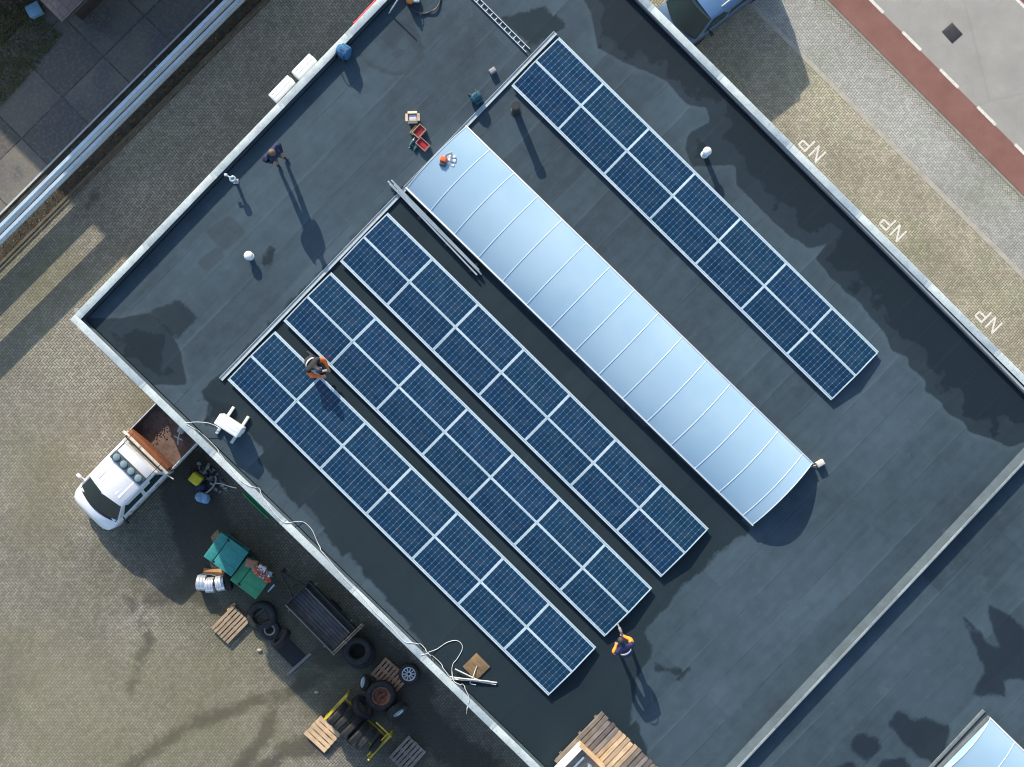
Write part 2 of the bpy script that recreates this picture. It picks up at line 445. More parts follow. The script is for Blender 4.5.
# concrete slabs beyond the fence
t = NT('slab_concrete'); v = t.co(R(45))
br = t.n('ShaderNodeTexBrick'); t.lk(v, br.inputs['Vector'])
br.offset = .0; br.inputs['Scale'].default_value = 1; br.inputs['Brick Width'].default_value = 2.05; br.inputs['Row Height'].default_value = 2.05
br.inputs['Mortar Size'].default_value = .028; br.inputs['Mortar Smooth'].default_value = .3
br.inputs['Color1'].default_value = (.082, .076, .068, 1); br.inputs['Color2'].default_value = (.165, .15, .125, 1); br.inputs['Mortar'].default_value = (.05, .05, .045, 1)
n1 = t.noise(v, .55, 6, .65); n2 = t.noise(v, 9, 5, .6)
c = t.mix(t.m('MULTIPLY', t.step(n1, .4, .62), .7), br.outputs['Color'], (.055, .06, .065))
c = t.mix(t.m('MULTIPLY', t.step(n2, .45, .7), .25), c, (.26, .245, .20))
t.set(c, t.m('SUBTRACT', .9, t.m('MULTIPLY', t.step(n1, .4, .62), .45)), 0, .4); t.bump(br.outputs['Fac'], -.01); m_slab = t.mat
strip('edging', dnw(216), dnw(213.6), .06, M('edging_pale', (.42, .44, .42), .7, var=.2), axis='nw', h=.1)
strip('concrete_slabs', dnw(213.6), dnw(213.6) + 4.15, .016, m_slab, axis='nw')
strip('garden_soil', dnw(213.6) + 4.15, dnw(213.6) + 40, .012, M('garden_soil', (.062, .058, .03), .95, var=.6, scale=2, bump=.04), axis='nw')
# grass tufts
def tufts(name, n, gen, col, hmin, hmax, kind='stuff'):
    b = MB()
    for k in range(n):
        p = gen(); h = rnd.uniform(hmin, hmax); a = rnd.uniform(0, 6.28)
        for q in range(4):
            a2 = a + q * 1.6 + rnd.uniform(-.5, .5); d = Vector((math.cos(a2), math.sin(a2), 0)); w = Vector((-d.y, d.x, 0)) * rnd.uniform(.008, .02)
            tip = p + d * h * rnd.uniform(.5, 1.3) + Vector((0, 0, h))
            f = b.bm.faces.new([b.bm.verts.new(p - w), b.bm.verts.new(p + w), b.bm.verts.new(tip)]); f.material_index = rnd.randrange(3)
    mats = [M(f'{name}_{i}', tuple(c * k for c in col), .9, var=.35, scale=2) for i, k in enumerate((.6, 1.0, 1.5))]
    return tag(b.build(name, mats, smooth=False), kind=kind)
gb = pix([(-30, 10), (30, 5), (62, 35), (30, 75), (-30, 140)], 0)
def in_poly(poly):
    xs = [p[0] for p in poly]; ys = [p[1] for p in poly]
    while True:
        x = rnd.uniform(min(xs), max(xs)); y = rnd.uniform(min(ys), max(ys))
        if sdist(np.array([x]), np.array([y]), poly)[0] > 0: return Vector((x, y, .012))
tufts('grass', 3500, lambda: in_poly(gb), (.11, .105, .042), .03, .09)
def bed_pt():
    tt = rnd.uniform(-8, 26); d = rnd.uniform(dnw(262), dnw(226)); p = Vector((-N45.x, N45.y, 0)) * d + N45 * (tt - 9); p.z = .012
    return p
tufts('weeds', 900, bed_pt, (.085, .075, .035), .03, .10)
# leaf litter along the bed
b = MB()
for k in range(1500):
    p = bed_pt(); p += Vector((rnd.gauss(0, .15), rnd.gauss(0, .15), rnd.uniform(.002, .012))); a = rnd.uniform(0, 6.3); s = rnd.uniform(.015, .05)
    d = Vector((math.cos(a), math.sin(a), rnd.uniform(-.3, .3))) * s; w = Vector((-math.sin(a), math.cos(a), 0)) * s * .6
    f = b.bm.faces.new([b.bm.verts.new(q) for q in (p - d, p + w, p + d, p - w)]); f.material_index = rnd.randrange(3)
tag(b.build('leaf_litter', [M('leaf_a', (.12, .07, .03), .8), M('leaf_b', (.2, .16, .09), .8), M('leaf_c', (.06, .045, .03), .8)], smooth=False), kind='stuff')
# shrub in the garden corner
def shrub(name, label, px, py, r, h, n, cols):
    root = thing(name, label, 'shrub', P(px, py, .012))
    bt = MB()
    for k in range(9):
        a = rnd.uniform(0, 6.28); q = rnd.uniform(.3, .9) * r
        bt.tube([(0, 0, 0), (math.cos(a) * q * .4, math.sin(a) * q * .4, h * .45), (math.cos(a) * q, math.sin(a) * q, h * rnd.uniform(.7, .95))], [.025, .016, .006], 5)
    bt.build('stem', M('bark', (.07, .05, .04), .9), root)
    b = MB(); cl = [(rnd.gauss(0, r * .42), rnd.gauss(0, r * .42), rnd.uniform(.3, .95) * h) for _ in range(26)]
    for k in range(n):
        c0 = cl[rnd.randrange(len(cl))]; p = Vector(c0) + Vector((rnd.gauss(0, .16), rnd.gauss(0, .16), rnd.gauss(0, .12)))
        p.z = max(.05, p.z); a = rnd.uniform(0, 6.3); s = rnd.uniform(.03, .065)
        d = Vector((math.cos(a), math.sin(a), rnd.uniform(-.5, .5))) * s; w = Vector((-math.sin(a), math.cos(a), rnd.uniform(-.4, .4))) * s * .5
        f = b.bm.faces.new([b.bm.verts.new(q) for q in (p - d, p + w, p + d, p - w)]); f.material_index = rnd.randrange(len(cols))
    b.build('foliage', cols, root, smooth=False)
    return root
lv = [M('leaf_r1', (.07, .035, .03), .8), M('leaf_r2', (.05, .05, .03), .8), M('leaf_r3', (.13, .07, .05), .8), M('leaf_r4', (.035, .03, .03), .8)]
shrub('garden_shrub', 'reddish brown shrub growing in the dark garden beside the house corner', 6, -8, .9, 1.1, 2600, lv)
# shed whose roof corner shows, and the unseen house inferred from its shade
def house(name, label, cat, c, HZ, L, W, inset, wallm, rise, hip):
    root = thing(name, label, cat)
    U = Vector((math.cos(R(135)), math.sin(R(135)), 0)); V = Vector((U.y, -U.x, 0))   # U up-left, V up-right
    i = inset
    b = MB()
    wl = [c + U * i + V * i, c + U * (L - i) + V * i, c + U * (L - i) + V * (W - i), c + U * i + V * (W - i)]
    b.prism([(p.x, p.y) for p in wl], 0, HZ - .1)
    b.build('wall', wallm, root, smooth=False)
    if 'roof_tile' not in _mc:
        t = NT('roof_tile'); v = t.co(R(45))
        br = t.n('ShaderNodeTexBrick'); t.lk(v, br.inputs['Vector']); br.inputs['Scale'].default_value = 1
        br.inputs['Brick Width'].default_value = .3; br.inputs['Row Height'].default_value = .28; br.inputs['Mortar Size'].default_value = .012
        br.inputs['Color1'].default_value = (.17, .125, .115, 1); br.inputs['Color2'].default_value = (.21, .155, .14, 1); br.inputs['Mortar'].default_value = (.13, .10, .09, 1)
        cc = t.mix(t.m('MULTIPLY', t.step(t.noise(v, 1.3, 5), .45, .7), .4), br.outputs['Color'], (.12, .10, .09))
        t.set(cc, .8); t.bump(br.outputs['Fac'], -.015); _mc['roof_tile'] = t.mat
    b = MB(); A, B_, C_, D_ = c, c + U * L, c + U * L + V * W, c + V * W
    m0, m1 = c + U * L / 2 + V * hip + Vector((0, 0, rise)), c + U * L / 2 + V * (W - hip) + Vector((0, 0, rise))
    dz = Vector((0, 0, -.10))
    vs = [b.bm.verts.new(p) for p in (A, B_, C_, D_, m0, m1, A + dz, B_ + dz, C_ + dz, D_ + dz)]
    for f in ((0, 3, 5, 4), (3, 2, 5), (2, 1, 4, 5), (1, 0, 4), (6, 7, 8, 9), (0, 1, 7, 6), (1, 2, 8, 7), (2, 3, 9, 8), (3, 0, 6, 9)):
        b.bm.faces.new([vs[q] for q in f])
    b.build('roof', _mc['roof_tile'], root, smooth=False)
    b = MB(); gq = M('gutter_zinc', (.07, .065, .065), .5, .4)
    b.tube([A + Vector((0, 0, -.06)) - U * .045, D_ + Vector((0, 0, -.06)) - U * .045], .045, 8); b.build('gutter', gq, root)
    return root, wl
house('garden_shed', 'low brown roofed shed whose corner reaches over the dark garden', 'shed', P(62, 22, 2.1), 2.1, 3.6, 5.0, .45, M('shed_wall', (.045, .035, .03), .8, var=.3, scale=8), .5, 1.0)
hr, wl = house('house', 'tall brick house beyond the top left corner that shades the yard', 'house', P(70, -62, 0) + Vector((0, 0, 8.2)), 8.2, 19.0, 20.0, .3, M('house_brick', (.24, .13, .09), .85, var=.3, scale=8), 2.0, 4.0)
for k in range(6):
    for z in (1.5, 4.6):
        p = wl[0].lerp(wl[3], (k + .5) / 6); b = MB(); b.box((p.x, p.y, z + .4), (.06, 1.5, 1.4), rz=R(-45), bev=.004); w_ = b.build('window', M('window_frame', (.7, .7, .66), .5), hr)
        b = MB(); b.box((p.x, p.y, z + .4), (.08, 1.34, 1.24), rz=R(-45)); b.build('glazing', M('window_glass', (.02, .03, .035), .08), w_)
b = MB(); b.box((0, 0, .16), (.46, .40, .32), bev=.03); b.box((0, 0, .325), (.50, .44, .03), bev=.012)
tag(b.build('storage_tub', M('tub_blue', (.16, .32, .46), .5, var=.15), loc=P(37, 12, .012), rz=R(28)), 'pale blue lidded tub on the grass beside the house corner', 'tub')

# fence: two wide steel boards and a thin top rail
def fence():
    d = dnw(250); Nw = Vector((-N45.x, N45.y, 0)); t0, t1 = -30, 26
    root = thing('fence', 'long pale blue steel barrier of two wide horizontal beams beside the paved yard', 'fence', Nw * d, R(45))
    st = M('fence_steel', (.47, .60, .71), .5, .0, var=.14, scale=1.2, dirt=.15, dcol=(.25, .3, .34))
    for (z0, z1) in ((.42, .84), (1.22, 1.66)):
        b = MB(); zc = (z0 + z1) / 2; hh = (z1 - z0)
        prof = [(-.05, z0), (-.06, z0 + .03), (-.06, zc - .05), (-.035, zc - .02), (-.035, zc + .02), (-.06, zc + .05), (-.06, z1 - .03), (-.05, z1), (.05, z1 + .01), (.05, z0)]
        b.loft([[(x, y, z) for y, z in prof] for x in (t0, t1)]); b.build('board', st, root, ang_=20)
    k = t0 + .4
    pm = M('post_galv', (.20, .24, .27), .5, .3)
    while k < t1:
        if -14 < k < 14 and not -19 < k < -8:
            b = MB(); b.box((k, .10, .82), (.045, .05, 1.64), bev=.006); b.build('post', pm, root)
        k += 4.1
fence()

# ------------------------------------------------------------------ warehouse
O = P(70, 319.5, DECK + .25)
US = (P(530, 767, DECK + .25) - O); US.z = 0; US.normalize()
VS = (P(377, 0, DECK + .25) - O); VS.z = 0; VS.normalize()
Wd = (P(510, -138, DECK + .25) - O).length
nev = (P(1024, 374, DECK + .25) - P(649, 0, DECK + .25)); nev.z = 0
Lg = 46.0
_ne = nev.normalized(); KK = -_ne.dot(VS) / _ne.dot(US)      # the road-side edge converges slightly
def site(u, v, z): return O.xy.to_3d() + US * u + VS * v + Vector((0, 0, z))
EA, EB, EC, ED = (0, 0), (Lg, 0), (Lg, Wd + .0), (0, Wd)
wh = thing('warehouse', 'large flat roofed warehouse with dark felt roof and pale metal roof edge', 'building')
m_wall = M('wall_sheet', (.33, .35, .35), .6, var=.15, scale=2, dirt=.3)
for nm, (a, b_) in (('w', ((.12, .12), (Lg, .12))), ('w', ((.12, .12), (.12, Wd - .12))), ('w', ((.12, Wd - .12), (Lg, Wd - .12 - KK * Lg)))):
    p, q = site(*a, 0), site(*b_, 0); d = (q - p).normalized(); n_ = Vector((-d.y, d.x, 0))
    if n_.dot(site(Lg / 2, Wd / 2, 0) - p) < 0: n_ = -n_
    b = MB(); k = 0; Lw = (q - p).length
    sec = []
    x = 0.0
    b.prism([((p + d * s_ + n_ * o_).x, (p + d * s_ + n_ * o_).y) for s_, o_ in ((0, 0), (Lw, 0), (Lw, .075), (0, .075))], 0, DECK + .2)
    while x < Lw - .1:
        c0 = p + d * (x + .1) - n_ * .011; 
        b.box((c0.x, c0.y, DECK / 2), (.09, .022, DECK), rz=math.atan2(d.y, d.x)); x += .3
    b.build('wall', m_wall, wh, smooth=False)
# roof felt
t = NT('roof_felt'); v = t.co(R(45.7))      # strips run up-right
br = t.n('ShaderNodeTexBrick'); t.lk(v, br.inputs['Vector']); br.inputs['Scale'].default_value = 1
br.inputs['Brick Width'].default_value = 1.0; br.inputs['Row Height'].default_value = 7.3
mpv = t.n('ShaderNodeMapping'); t.lk(t.co(), mpv.inputs[0]); mpv.inputs['Rotation'].default_value = (0, 0, R(-45.7)); t.lk(mpv.outputs[0], br.inputs['Vector'])
v = mpv.outputs[0]
br.inputs['Brick Width'].default_value = 7.3; br.inputs['Row Height'].default_value = 1.0
br.offset = .37; br.inputs['Mortar Size'].default_value = .004; br.inputs['Mortar Smooth'].default_value = .9
br.inputs['Color1'].default_value = (0.036, 0.057, 0.073, 1); br.inputs['Color2'].default_value = (0.048, 0.075, 0.094, 1); br.inputs['Mortar'].default_value = (.043, .067, .085, 1)
g1 = t.noise(v, .22, 6, .6); g2 = t.noise(v, 2.2, 6, .65); g3 = t.noise(v, 60, 2, .6)
mps = t.n('ShaderNodeMapping'); t.lk(v, mps.inputs[0]); mps.inputs['Scale'].default_value = (.35, 4, 1); st = t.noise(mps.outputs[0], 1.0, 5, .6)
gn = t.m('ADD', t.m('MULTIPLY', t.step(g1, .3, .7), .34), t.m('ADD', t.m('MULTIPLY', g2, .62), t.m('ADD', t.m('MULTIPLY', g3, .34), t.m('MULTIPLY', st, .46))))
gn = t.m('ADD', gn, .13)
cb = t.n('ShaderNodeCombineXYZ')
for q in range(3): t.lk(gn, cb.inputs[q])
c = t.mix(1.0, br.outputs['Color'], cb.outputs[0], 'MULTIPLY')
sxa, sya, sza = t.sep(v); fr_ = t.m('FRACT', t.m('ADD', sya, .013)); ln_ = t.m('MULTIPLY', t.m('LESS_THAN', fr_, .026), t.m('ADD', .04, t.m('MULTIPLY', t.step(t.noise(v, .8, 5, .6), .4, .65), .34)))
c = t.mix(ln_, c, (.012, .022, .03))
ln2 = t.m('MULTIPLY', t.m('MULTIPLY', t.m('GREATER_THAN', fr_, .026), t.m('LESS_THAN', fr_, .10)), t.m('MULTIPLY', t.step(st, .45, .6), .2))
c = t.mix(ln2, c, (.085, .12, .145))
# pale scuffs
c = t.mix(t.m('MULTIPLY', t.step(t.noise(v, 1.4, 8, .75), .58, .72), .24), c, (.10, .13, .148))
# patches and damp
pt = t.m('ADD', t.attr('patch'), t.m('MULTIPLY', t.m('SUBTRACT', g2, .5), .1))
c = t.mix(t.m('MULTIPLY', t.step(pt, -.03, .05), .42), c, (.022, .032, .040))
wet = t.m('ADD', t.attr('wet'), t.m('MULTIPLY', t.m('SUBTRACT', g2, .5), .24))
wetm = t.step(wet, -.03, .04)
rim_ = t.m('MULTIPLY', t.m('SUBTRACT', t.step(wet, -.22, -.04), wetm), .10)
c = t.mix(rim_, c, (.10, .135, .155))
wl_ = t.noise(v, 1.1, 3, .5)
wet2 = t.step(t.m('ADD', t.m('SUBTRACT', wet, .42), t.m('MULTIPLY', t.m('SUBTRACT', wl_, .5), 2.2)), -.04, .10)
c = t.mix(t.m('MULTIPLY', wetm, t.m('ADD', .68, t.m('MULTIPLY', wet2, .24))), c, (.004, .011, .017))
deep = t.m('ADD', t.attr('deep'), t.m('MULTIPLY', t.m('SUBTRACT', g2, .5), .45))
c = t.mix(t.m('MULTIPLY', t.step(deep, -.07, .08), .82), c, (.006, .013, .022))
sx_, sy_, sz_ = t.sep(v); wnn = t.n('ShaderNodeTexWhiteNoise', noise_dimensions='1D'); t.lk(t.m('FLOOR', sy_), wnn.inputs['W'])
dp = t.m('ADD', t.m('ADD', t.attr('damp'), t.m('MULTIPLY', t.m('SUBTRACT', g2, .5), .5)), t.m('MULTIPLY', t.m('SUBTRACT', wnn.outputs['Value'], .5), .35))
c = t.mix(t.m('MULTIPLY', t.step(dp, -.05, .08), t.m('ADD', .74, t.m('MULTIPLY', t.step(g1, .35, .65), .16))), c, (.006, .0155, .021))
rg = t.attr('ring'); c = t.mix(t.m('MULTIPLY', t.step(rg, -.03, .04), .4), c, (.02, .03, .035))
t.set(c, t.m('SUBTRACT', t.m('ADD', .66, t.m('MULTIPLY', g3, .2)), t.m('MULTIPLY', wetm, .12)), 0, .22)
t.bump(t.m('ADD', t.m('MULTIPLY', br.outputs['Fac'], .5), t.m('MULTIPLY', g3, .35)), .006)
m_felt = t.mat
band = pix([(660, -40), (560, -40), (590, 12), (598, 48), (622, 62), (642, 70), (668, 82), (686, 104), (706, 108), (709, 122), (690, 132), (684, 148), (692, 166), (716, 166), (735, 165), (737, 186), (752, 200), (772, 221), (792, 238), (810, 249), (826, 243),
    (816, 258), (828, 274), (848, 294), (858, 301), (871, 317), (886, 335), (891, 350), (901, 357), (896, 352), (908, 358), (908, 366), (926, 381), (925, 391), (941, 402), (945, 412), (963, 422), (968, 431), (992, 439), (1008, 448), (1030, 440), (1100, 420), (1100, 300)], DECK)
wcor = [pix(p, DECK) for p in [[(79, 318), (120, 318), (150, 312), (172, 330), (180, 352), (188, 385), (150, 385), (110, 350)], [(208, 390), (196, 402), (215, 400), (232, 402), (240, 418), (225, 430), (205, 425)]]]
puds = [pix(p, DECK) for p in [
    [(962, 616), (973, 624), (985, 640), (1000, 652), (990, 618), (988, 605), (1001, 608), (1030, 632), (1030, 680), (1003, 680), (1007, 697), (971, 694), (985, 668), (974, 645)],
    [(888, 724), (897, 711), (908, 712), (914, 720), (925, 716), (950, 727), (948, 745), (940, 766), (918, 757), (902, 742)],
    [(848, 744), (862, 732), (880, 740), (881, 750), (868, 762), (852, 752)], [(820, 775), (848, 760), (870, 775)], [(878, 760), (905, 757), (915, 775), (880, 780)]]]
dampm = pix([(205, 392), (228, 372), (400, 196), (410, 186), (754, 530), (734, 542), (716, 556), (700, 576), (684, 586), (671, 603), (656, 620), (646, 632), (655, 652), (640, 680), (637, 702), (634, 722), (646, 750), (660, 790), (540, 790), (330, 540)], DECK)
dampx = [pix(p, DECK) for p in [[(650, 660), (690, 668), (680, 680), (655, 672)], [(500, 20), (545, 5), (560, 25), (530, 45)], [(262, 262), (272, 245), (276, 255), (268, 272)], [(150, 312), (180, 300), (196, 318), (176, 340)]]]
patchp = [pix(p, DECK) for p in [[(204, 231), (230, 214), (247, 232), (224, 253)], [(196, 262), (216, 246), (226, 256), (206, 274)], [(380, 38), (397, 20), (408, 32), (392, 50)], [(390, 55), (400, 46), (406, 52), (398, 60)], [(400, 22), (412, 14), (424, 50), (418, 58)]]]
ringl = pix([(362, 46), (360, 58), (372, 66), (392, 74), (408, 72), (420, 60), (424, 48), (414, 30)], DECK)
def mx(ps, k=1.0):
    def fn(x, y):
        d = np.full(x.shape, -1.5)
        for p in ps: d = np.maximum(d, sdist(x, y, p) * k)
        return d
    return fn
u0, v0 = .3, .3
us = np.arange(u0, Lg - .1, .14); vs = np.arange(v0, Wd - .25, .14)
Ox, Oy = O.x, O.y
ringpoly = pix([(362, 46), (360, 58), (372, 66), (392, 74), (408, 72), (420, 60), (424, 48), (414, 30), (395, 20), (378, 30)], DECK)
rd = gridmesh('roof_deck', us, vs, lambda u, v: (Ox + US.x * u + VS.x * v * (1 - KK * u / Wd), Oy + US.y * u + VS.y * v * (1 - KK * u / Wd), u * 0 + DECK), m_felt,
    {'wet': mx([band] + wcor), 'deep': mx(puds), 'damp': mx([dampm] + dampx), 'patch': mx(patchp),
     'ring': lambda x, y: np.maximum(.07 - np.abs(sdist(x, y, ringpoly)), np.where(sdist(x, y, ringpoly) > 0, -.01, -1.5))})
rd.parent = wh
# parapet: felt upstand inside, metal coping in lengths with joints and blotches
t = NT('coping'); v = t.co(); f = t.noise(v, 3, 6, .7); f2 = t.noise(v, 16, 5, .7)
c = t.mix(t.step(f, .35, .65), (.35, .41, .42), (.47, .535, .53))
c = t.mix(t.m('MULTIPLY', t.step(f2, .54, .68), .65), c, (.17, .18, .145))
t.set(c, .6, .05); m_cop = t.mat
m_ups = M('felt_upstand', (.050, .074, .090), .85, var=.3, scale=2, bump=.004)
m_ups_shade = M('felt_upstand_shade', (.014, .030, .046), .8, var=.25, scale=2)  # shade of the sun-averted parapet sides put into the felt colour
z0, z1 = DECK, DECK + .25
def coping(a, b_, inn, L):
    d = (b_ - a).normalized(); n_ = inn
    x = 0.0; k = 0; bb = MB()
    bm_ = MB(); p = a
    bm_.prism([((p + d * s_ + n_ * o_).x, (p + d * s_ + n_ * o_).y) for s_, o_ in ((.02, .02), (L, .02), (L, .205), (.02, .205))], DECK - .05, z1 - .012)
    # sloping felt fillet to the deck
    sec = [(.20, z1 - .02), (.20, DECK - .01), (.27, DECK - .01), (.27, DECK + .004), (.21, DECK + .09)]
    bm_.loft([[a + d * s_ + n_ * o_ + Vector((0, 0, zz - a.z)) for o_, zz in sec] for s_ in (.0, L)])
    bm_.build('upstand', m_ups if inn is VS else m_ups_shade, wh, smooth=False)
    while x < L:
        l = min(3.0, L - x); g_ = .004
        rz = math.atan2(d.y, d.x); c0 = a + d * (x + l / 2) + n_ * .115
        bb.box((c0.x, c0.y, z1 - .005), (l - .008, .23, .02), rz=rz, bev=.004)
        c1 = a + d * (x + l / 2) - n_ * .004; bb.box((c1.x, c1.y, z1 - .095), (l - .008, .008, .16), rz=rz)
        if x > 0:
            c2 = a + d * x + n_ * .115; bb.box((c2.x, c2.y, z1 + .004), (.10, .236, .012), rz=rz)
        x += l
    bb.build('coping', m_cop, wh)
pW, pN, pS = site(0, 0, 0), site(0, Wd, 0), site(Lg, 0, 0)
pE = pN + nev.normalized() * Lg
coping(pW, pS, VS, Lg)
coping(pW + VS * .235, pN, US, Wd - .235)
nn = Vector((nev.y, -nev.x, 0)).normalized()
if nn.dot(pW - pN) < 0: nn = -nn
coping(pN + US * .235, pE, nn, Lg - 1)
b = MB(); q0 = site(-.10, .30, 0)  # unseen pipe added to widen the shadow of the wall corner
b.tube([(q0.x, q0.y, .05), (q0.x, q0.y, DECK + .1)], .075, 12)
for zz in (1, 3, 5): b.box((q0.x, q0.y, zz), (.2, .2, .03), rz=R(45))
b.build('downpipe', M('downpipe_grey', (.28, .29, .29), .5), wh)
# raised felt kerb across the roof
def ridge():
    a, b_ = P(735, 770, DECK + .2), P(1024, 461, DECK + .2); d = (b_ - a); d.z = 0; d.normalize(); n_ = Vector((d.y, -d.x, 0))
    b = MB(); A = a - d * 2.4; 
    sec = [(-.22, DECK - .01), (-.22, DECK + .006), (-.08, DECK + .17), (-.04, DECK + .24), (.03, DECK + .245), (.08, DECK + .18), (.12, DECK - .01)]
    b.loft([[Vector((A.x, A.y, 0)) + d * s_ + n_ * o_ + Vector((0, 0, zz)) for o_, zz in sec] for s_ in (0, 18.5)])
    b.build('roof_upstand', M('ridge_felt', (.050, .076, .092), .8, var=.3, scale=2), wh, smooth=False)
    b = MB(); x = 0
    while x < 18.4:
        l = min(4.2, 18.4 - x); c0 = Vector((A.x, A.y, DECK + .255)) + d * (x + l / 2); b.box(c0, (l - .01, .075, .014), rz=math.atan2(d.y, d.x), bev=.003); x += l
    b.build('coping', M('ridge_cap', (.27, .31, .315), .6, .05, var=.3, scale=1.5), wh)
ridge()

# skylights: arched polycarbonate on a kerb
t = NT('polycarbonate'); v = t.co(); s0, s1, s2 = t.sep(v)
f = t.noise(v, .38, 5, .55); f2 = t.noise(v, 6, 5, .65)
c = t.mix(t.step(f, .36, .64), (.275, .42, .53), (.325, .46, .56))
c = t.mix(t.m('MULTIPLY', t.step(f2, .52, .75), .16), c, (.27, .40, .49))
t.set(c, t.m('ADD', .26, t.m('MULTIPLY', f2, .14)), 0, .5)
wv = t.n('ShaderNodeTexWave', wave_type='BANDS', bands_direction='X'); t.lk(v, wv.inputs['Vector']); wv.inputs['Scale'].default_value = 10
t.b.inputs['Coat Weight'].default_value = .15
m_poly = t.mat
m_alu = M('alu_white', (.74, .78, .80), .35, .25, var=.08, scale=4)
m_rib = M('rib_white', (.58, .68, .74), .4, .1, var=.06, scale=3)
m_curb = M('skylight_curb', (.09, .105, .12), .8, var=.3, scale=3)
def skylight(c0, rz, L, W, bays, hc=.26, rise=.42, label=None):
    """local x along the vault from its corner end, y across"""
    root_loc = c0
    def arc(k): # k 0..1 across
        h2 = W / 2; Rr = (h2 * h2 + rise * rise) / (2 * rise); a0 = math.asin(h2 / Rr); a = -a0 + 2 * a0 * k
        return Rr * math.sin(a), hc + rise - Rr + Rr * math.cos(a)
    n = 28; b = MB()
    outer = [arc(k / n) for k in range(n + 1)]
    ring = outer + [(y, z - .03) for y, z in outer[::-1]]
    b.loft([[(x, y, z) for y, z in ring] for x in np.linspace(0.02, L - .02, bays * 2 + 1)])
    # closed gable ends
    for x in (.025, L - .06):
        g_ = [(x, y, z - .012) for y, z in outer] 
        b.loft([[(x, y, z) for (x, y, z) in g_] , [(x + .035, y, z) for (x, y, z) in g_]])
    sk = b.build('skylight', [m_poly], wh, loc=root_loc, rz=rz, ang_=50)
    if label: sk['label'] = label
    b = MB()
    for y in (-W / 2 + .02, W / 2 - .02): b.box((L / 2, y, hc / 2), (L, .12, hc - .012))
    for x in (.04, L - .04): b.box((x, 0, hc / 2), (.10, W - .17, hc - .014))
    b.build('curb', m_curb, sk, smooth=False)
    b = MB()
    for y in (-W / 2, W / 2): b.box((L / 2, y, hc + .012), (L + .03, .045, .036), bev=.006)
    b.build('edge_trim', m_alu, sk)
    xs_ = [.02] + [L * .971 * k / bays for k in range(1, bays + 1)] + [L - .02]
    for x in xs_:
        b = MB(); w = .030
        secs = [[(x - w / 2, y, z - .004), (x + w / 2, y, z - .004), (x + w * .3, y, z + .012), (x - w * .3, y, z + .012)] for y, z in outer]
        b.loft(secs); b.build('rib', m_rib, sk, ang_=25)
    return sk
hc = .26
a, b_, c_, d_ = P(407, 188, DECK + hc), P(465, 126, DECK + hc), P(752.5, 526, DECK + hc), P(813, 463, DECK + hc)
mid0, mid1 = (a + b_) / 2, (c_ + d_) / 2
sk_rz = math.atan2((mid1 - mid0).y, (mid1 - mid0).x)
SKA = sk_rz
skylight(Vector((mid0.x, mid0.y, DECK)), sk_rz, (mid1 - mid0).length, ((a - b_).length + (c_ - d_).length) / 2, 14, label='long arched skylight of pale translucent sheet in the middle of the roof')
# second skylight, corner in view at bottom right
a = P(990, 718, DECK + hc); W2 = 2.72; dd = Vector((math.cos(SKA), math.sin(SKA), 0)); pp = Vector((-dd.y, dd.x, 0))
c0 = a - pp * W2 / 2; skylight(Vector((c0.x, c0.y, DECK)), SKA, 12.0, W2, 11, label='skylight corner at the lower right end of the roof')
b = MB(); q0 = P(990, 716, DECK + .1) - dd * .22; q1 = P(950, 760, DECK + .1) - dd * .22 - pp * 1
b.box(((q0.x + q1.x) / 2, (q0.y + q1.y) / 2, DECK + .02), ((q0 - q1).length, .12, .03), rz=math.atan2((q0 - q1).y, (q0 - q1).x), bev=.01)
b.build('flashing', M('flashing', (.16, .19, .20), .7, .1), wh)

# vent pipes (parts of the building)
m_pvc = M('vent_white', (.66, .70, .70), .5, 0, var=.12, scale=8, dirt=.2)
def vent(px, py, h, r, cap, mat, label):
    loc = P(px, py, DECK + h); loc.z = DECK; b = MB()
    b.lathe([(r * 1.5, 0.0), (r * 1.45, .012), (r * 1.1, .03), (r, .06), (r, h - .02), (r, h)] , 24)
    if cap: b.lathe([(r * 1.0, h - .10), (r * 1.62, h - .085), (r * 1.68, h - .02), (r * 1.3, h + .03), (r * .5, h + .06)], 24)
    else:
        b.lathe([(r * 1.12, h - .12), (r * 1.25, h - .1), (r * 1.25, h + .0), (r * .95, h + .004), (r * .95, h - .2), (r * .5, h - .2)], 24)
    o = b.build('vent_pipe', mat, wh, loc=loc); o['label'] = label; return o
vent(248.3, 255.5, .30, .085, True, m_pvc, 'short white capped roof vent left of the panels')
vent(707.5, 151, .62, .08, True, m_pvc, 'taller pale vent pipe beyond the upper right panels')
vent(516, 105, 1.0, .115, False, M('vent_black', (.025, .028, .03), .5), 'black open vent pipe beside the upper panel row')
# ------------------------------------------------------------------ solar panels
PL, PW = 1.972, 1.0
t = NT('solar_cells'); v = t.co(); x, y, z = t.sep(v)
nx, ny = 12, 6
cx, cy = (PL - .075) / nx, (PW - .075) / ny
gx = t.m('ADD', t.m('DIVIDE', x, cx), nx / 2); gy = t.m('ADD', t.m('DIVIDE', y, cy), ny / 2)
ix, iy = t.m('FLOOR', gx), t.m('FLOOR', gy)
fx, fy = t.m('SUBTRACT', gx, ix), t.m('SUBTRACT', gy, iy)
ex = t.m('MULTIPLY', t.m('MINIMUM', fx, t.m('SUBTRACT', 1, fx)), cx); ey = t.m('MULTIPLY', t.m('MINIMUM', fy, t.m('SUBTRACT', 1, fy)), cy)
lx = t.m('LESS_THAN', ex, .0055); ly = t.m('LESS_THAN', ey, .0036)
corner = t.m('LESS_THAN', t.m('ADD', ex, ey), .0185)
gap = t.m('MAXIMUM', t.m('MULTIPLY', lx, .34), t.m('MULTIPLY', ly, .12)); gap = t.m('MAXIMUM', gap, t.m('MULTIPLY', corner, .55))
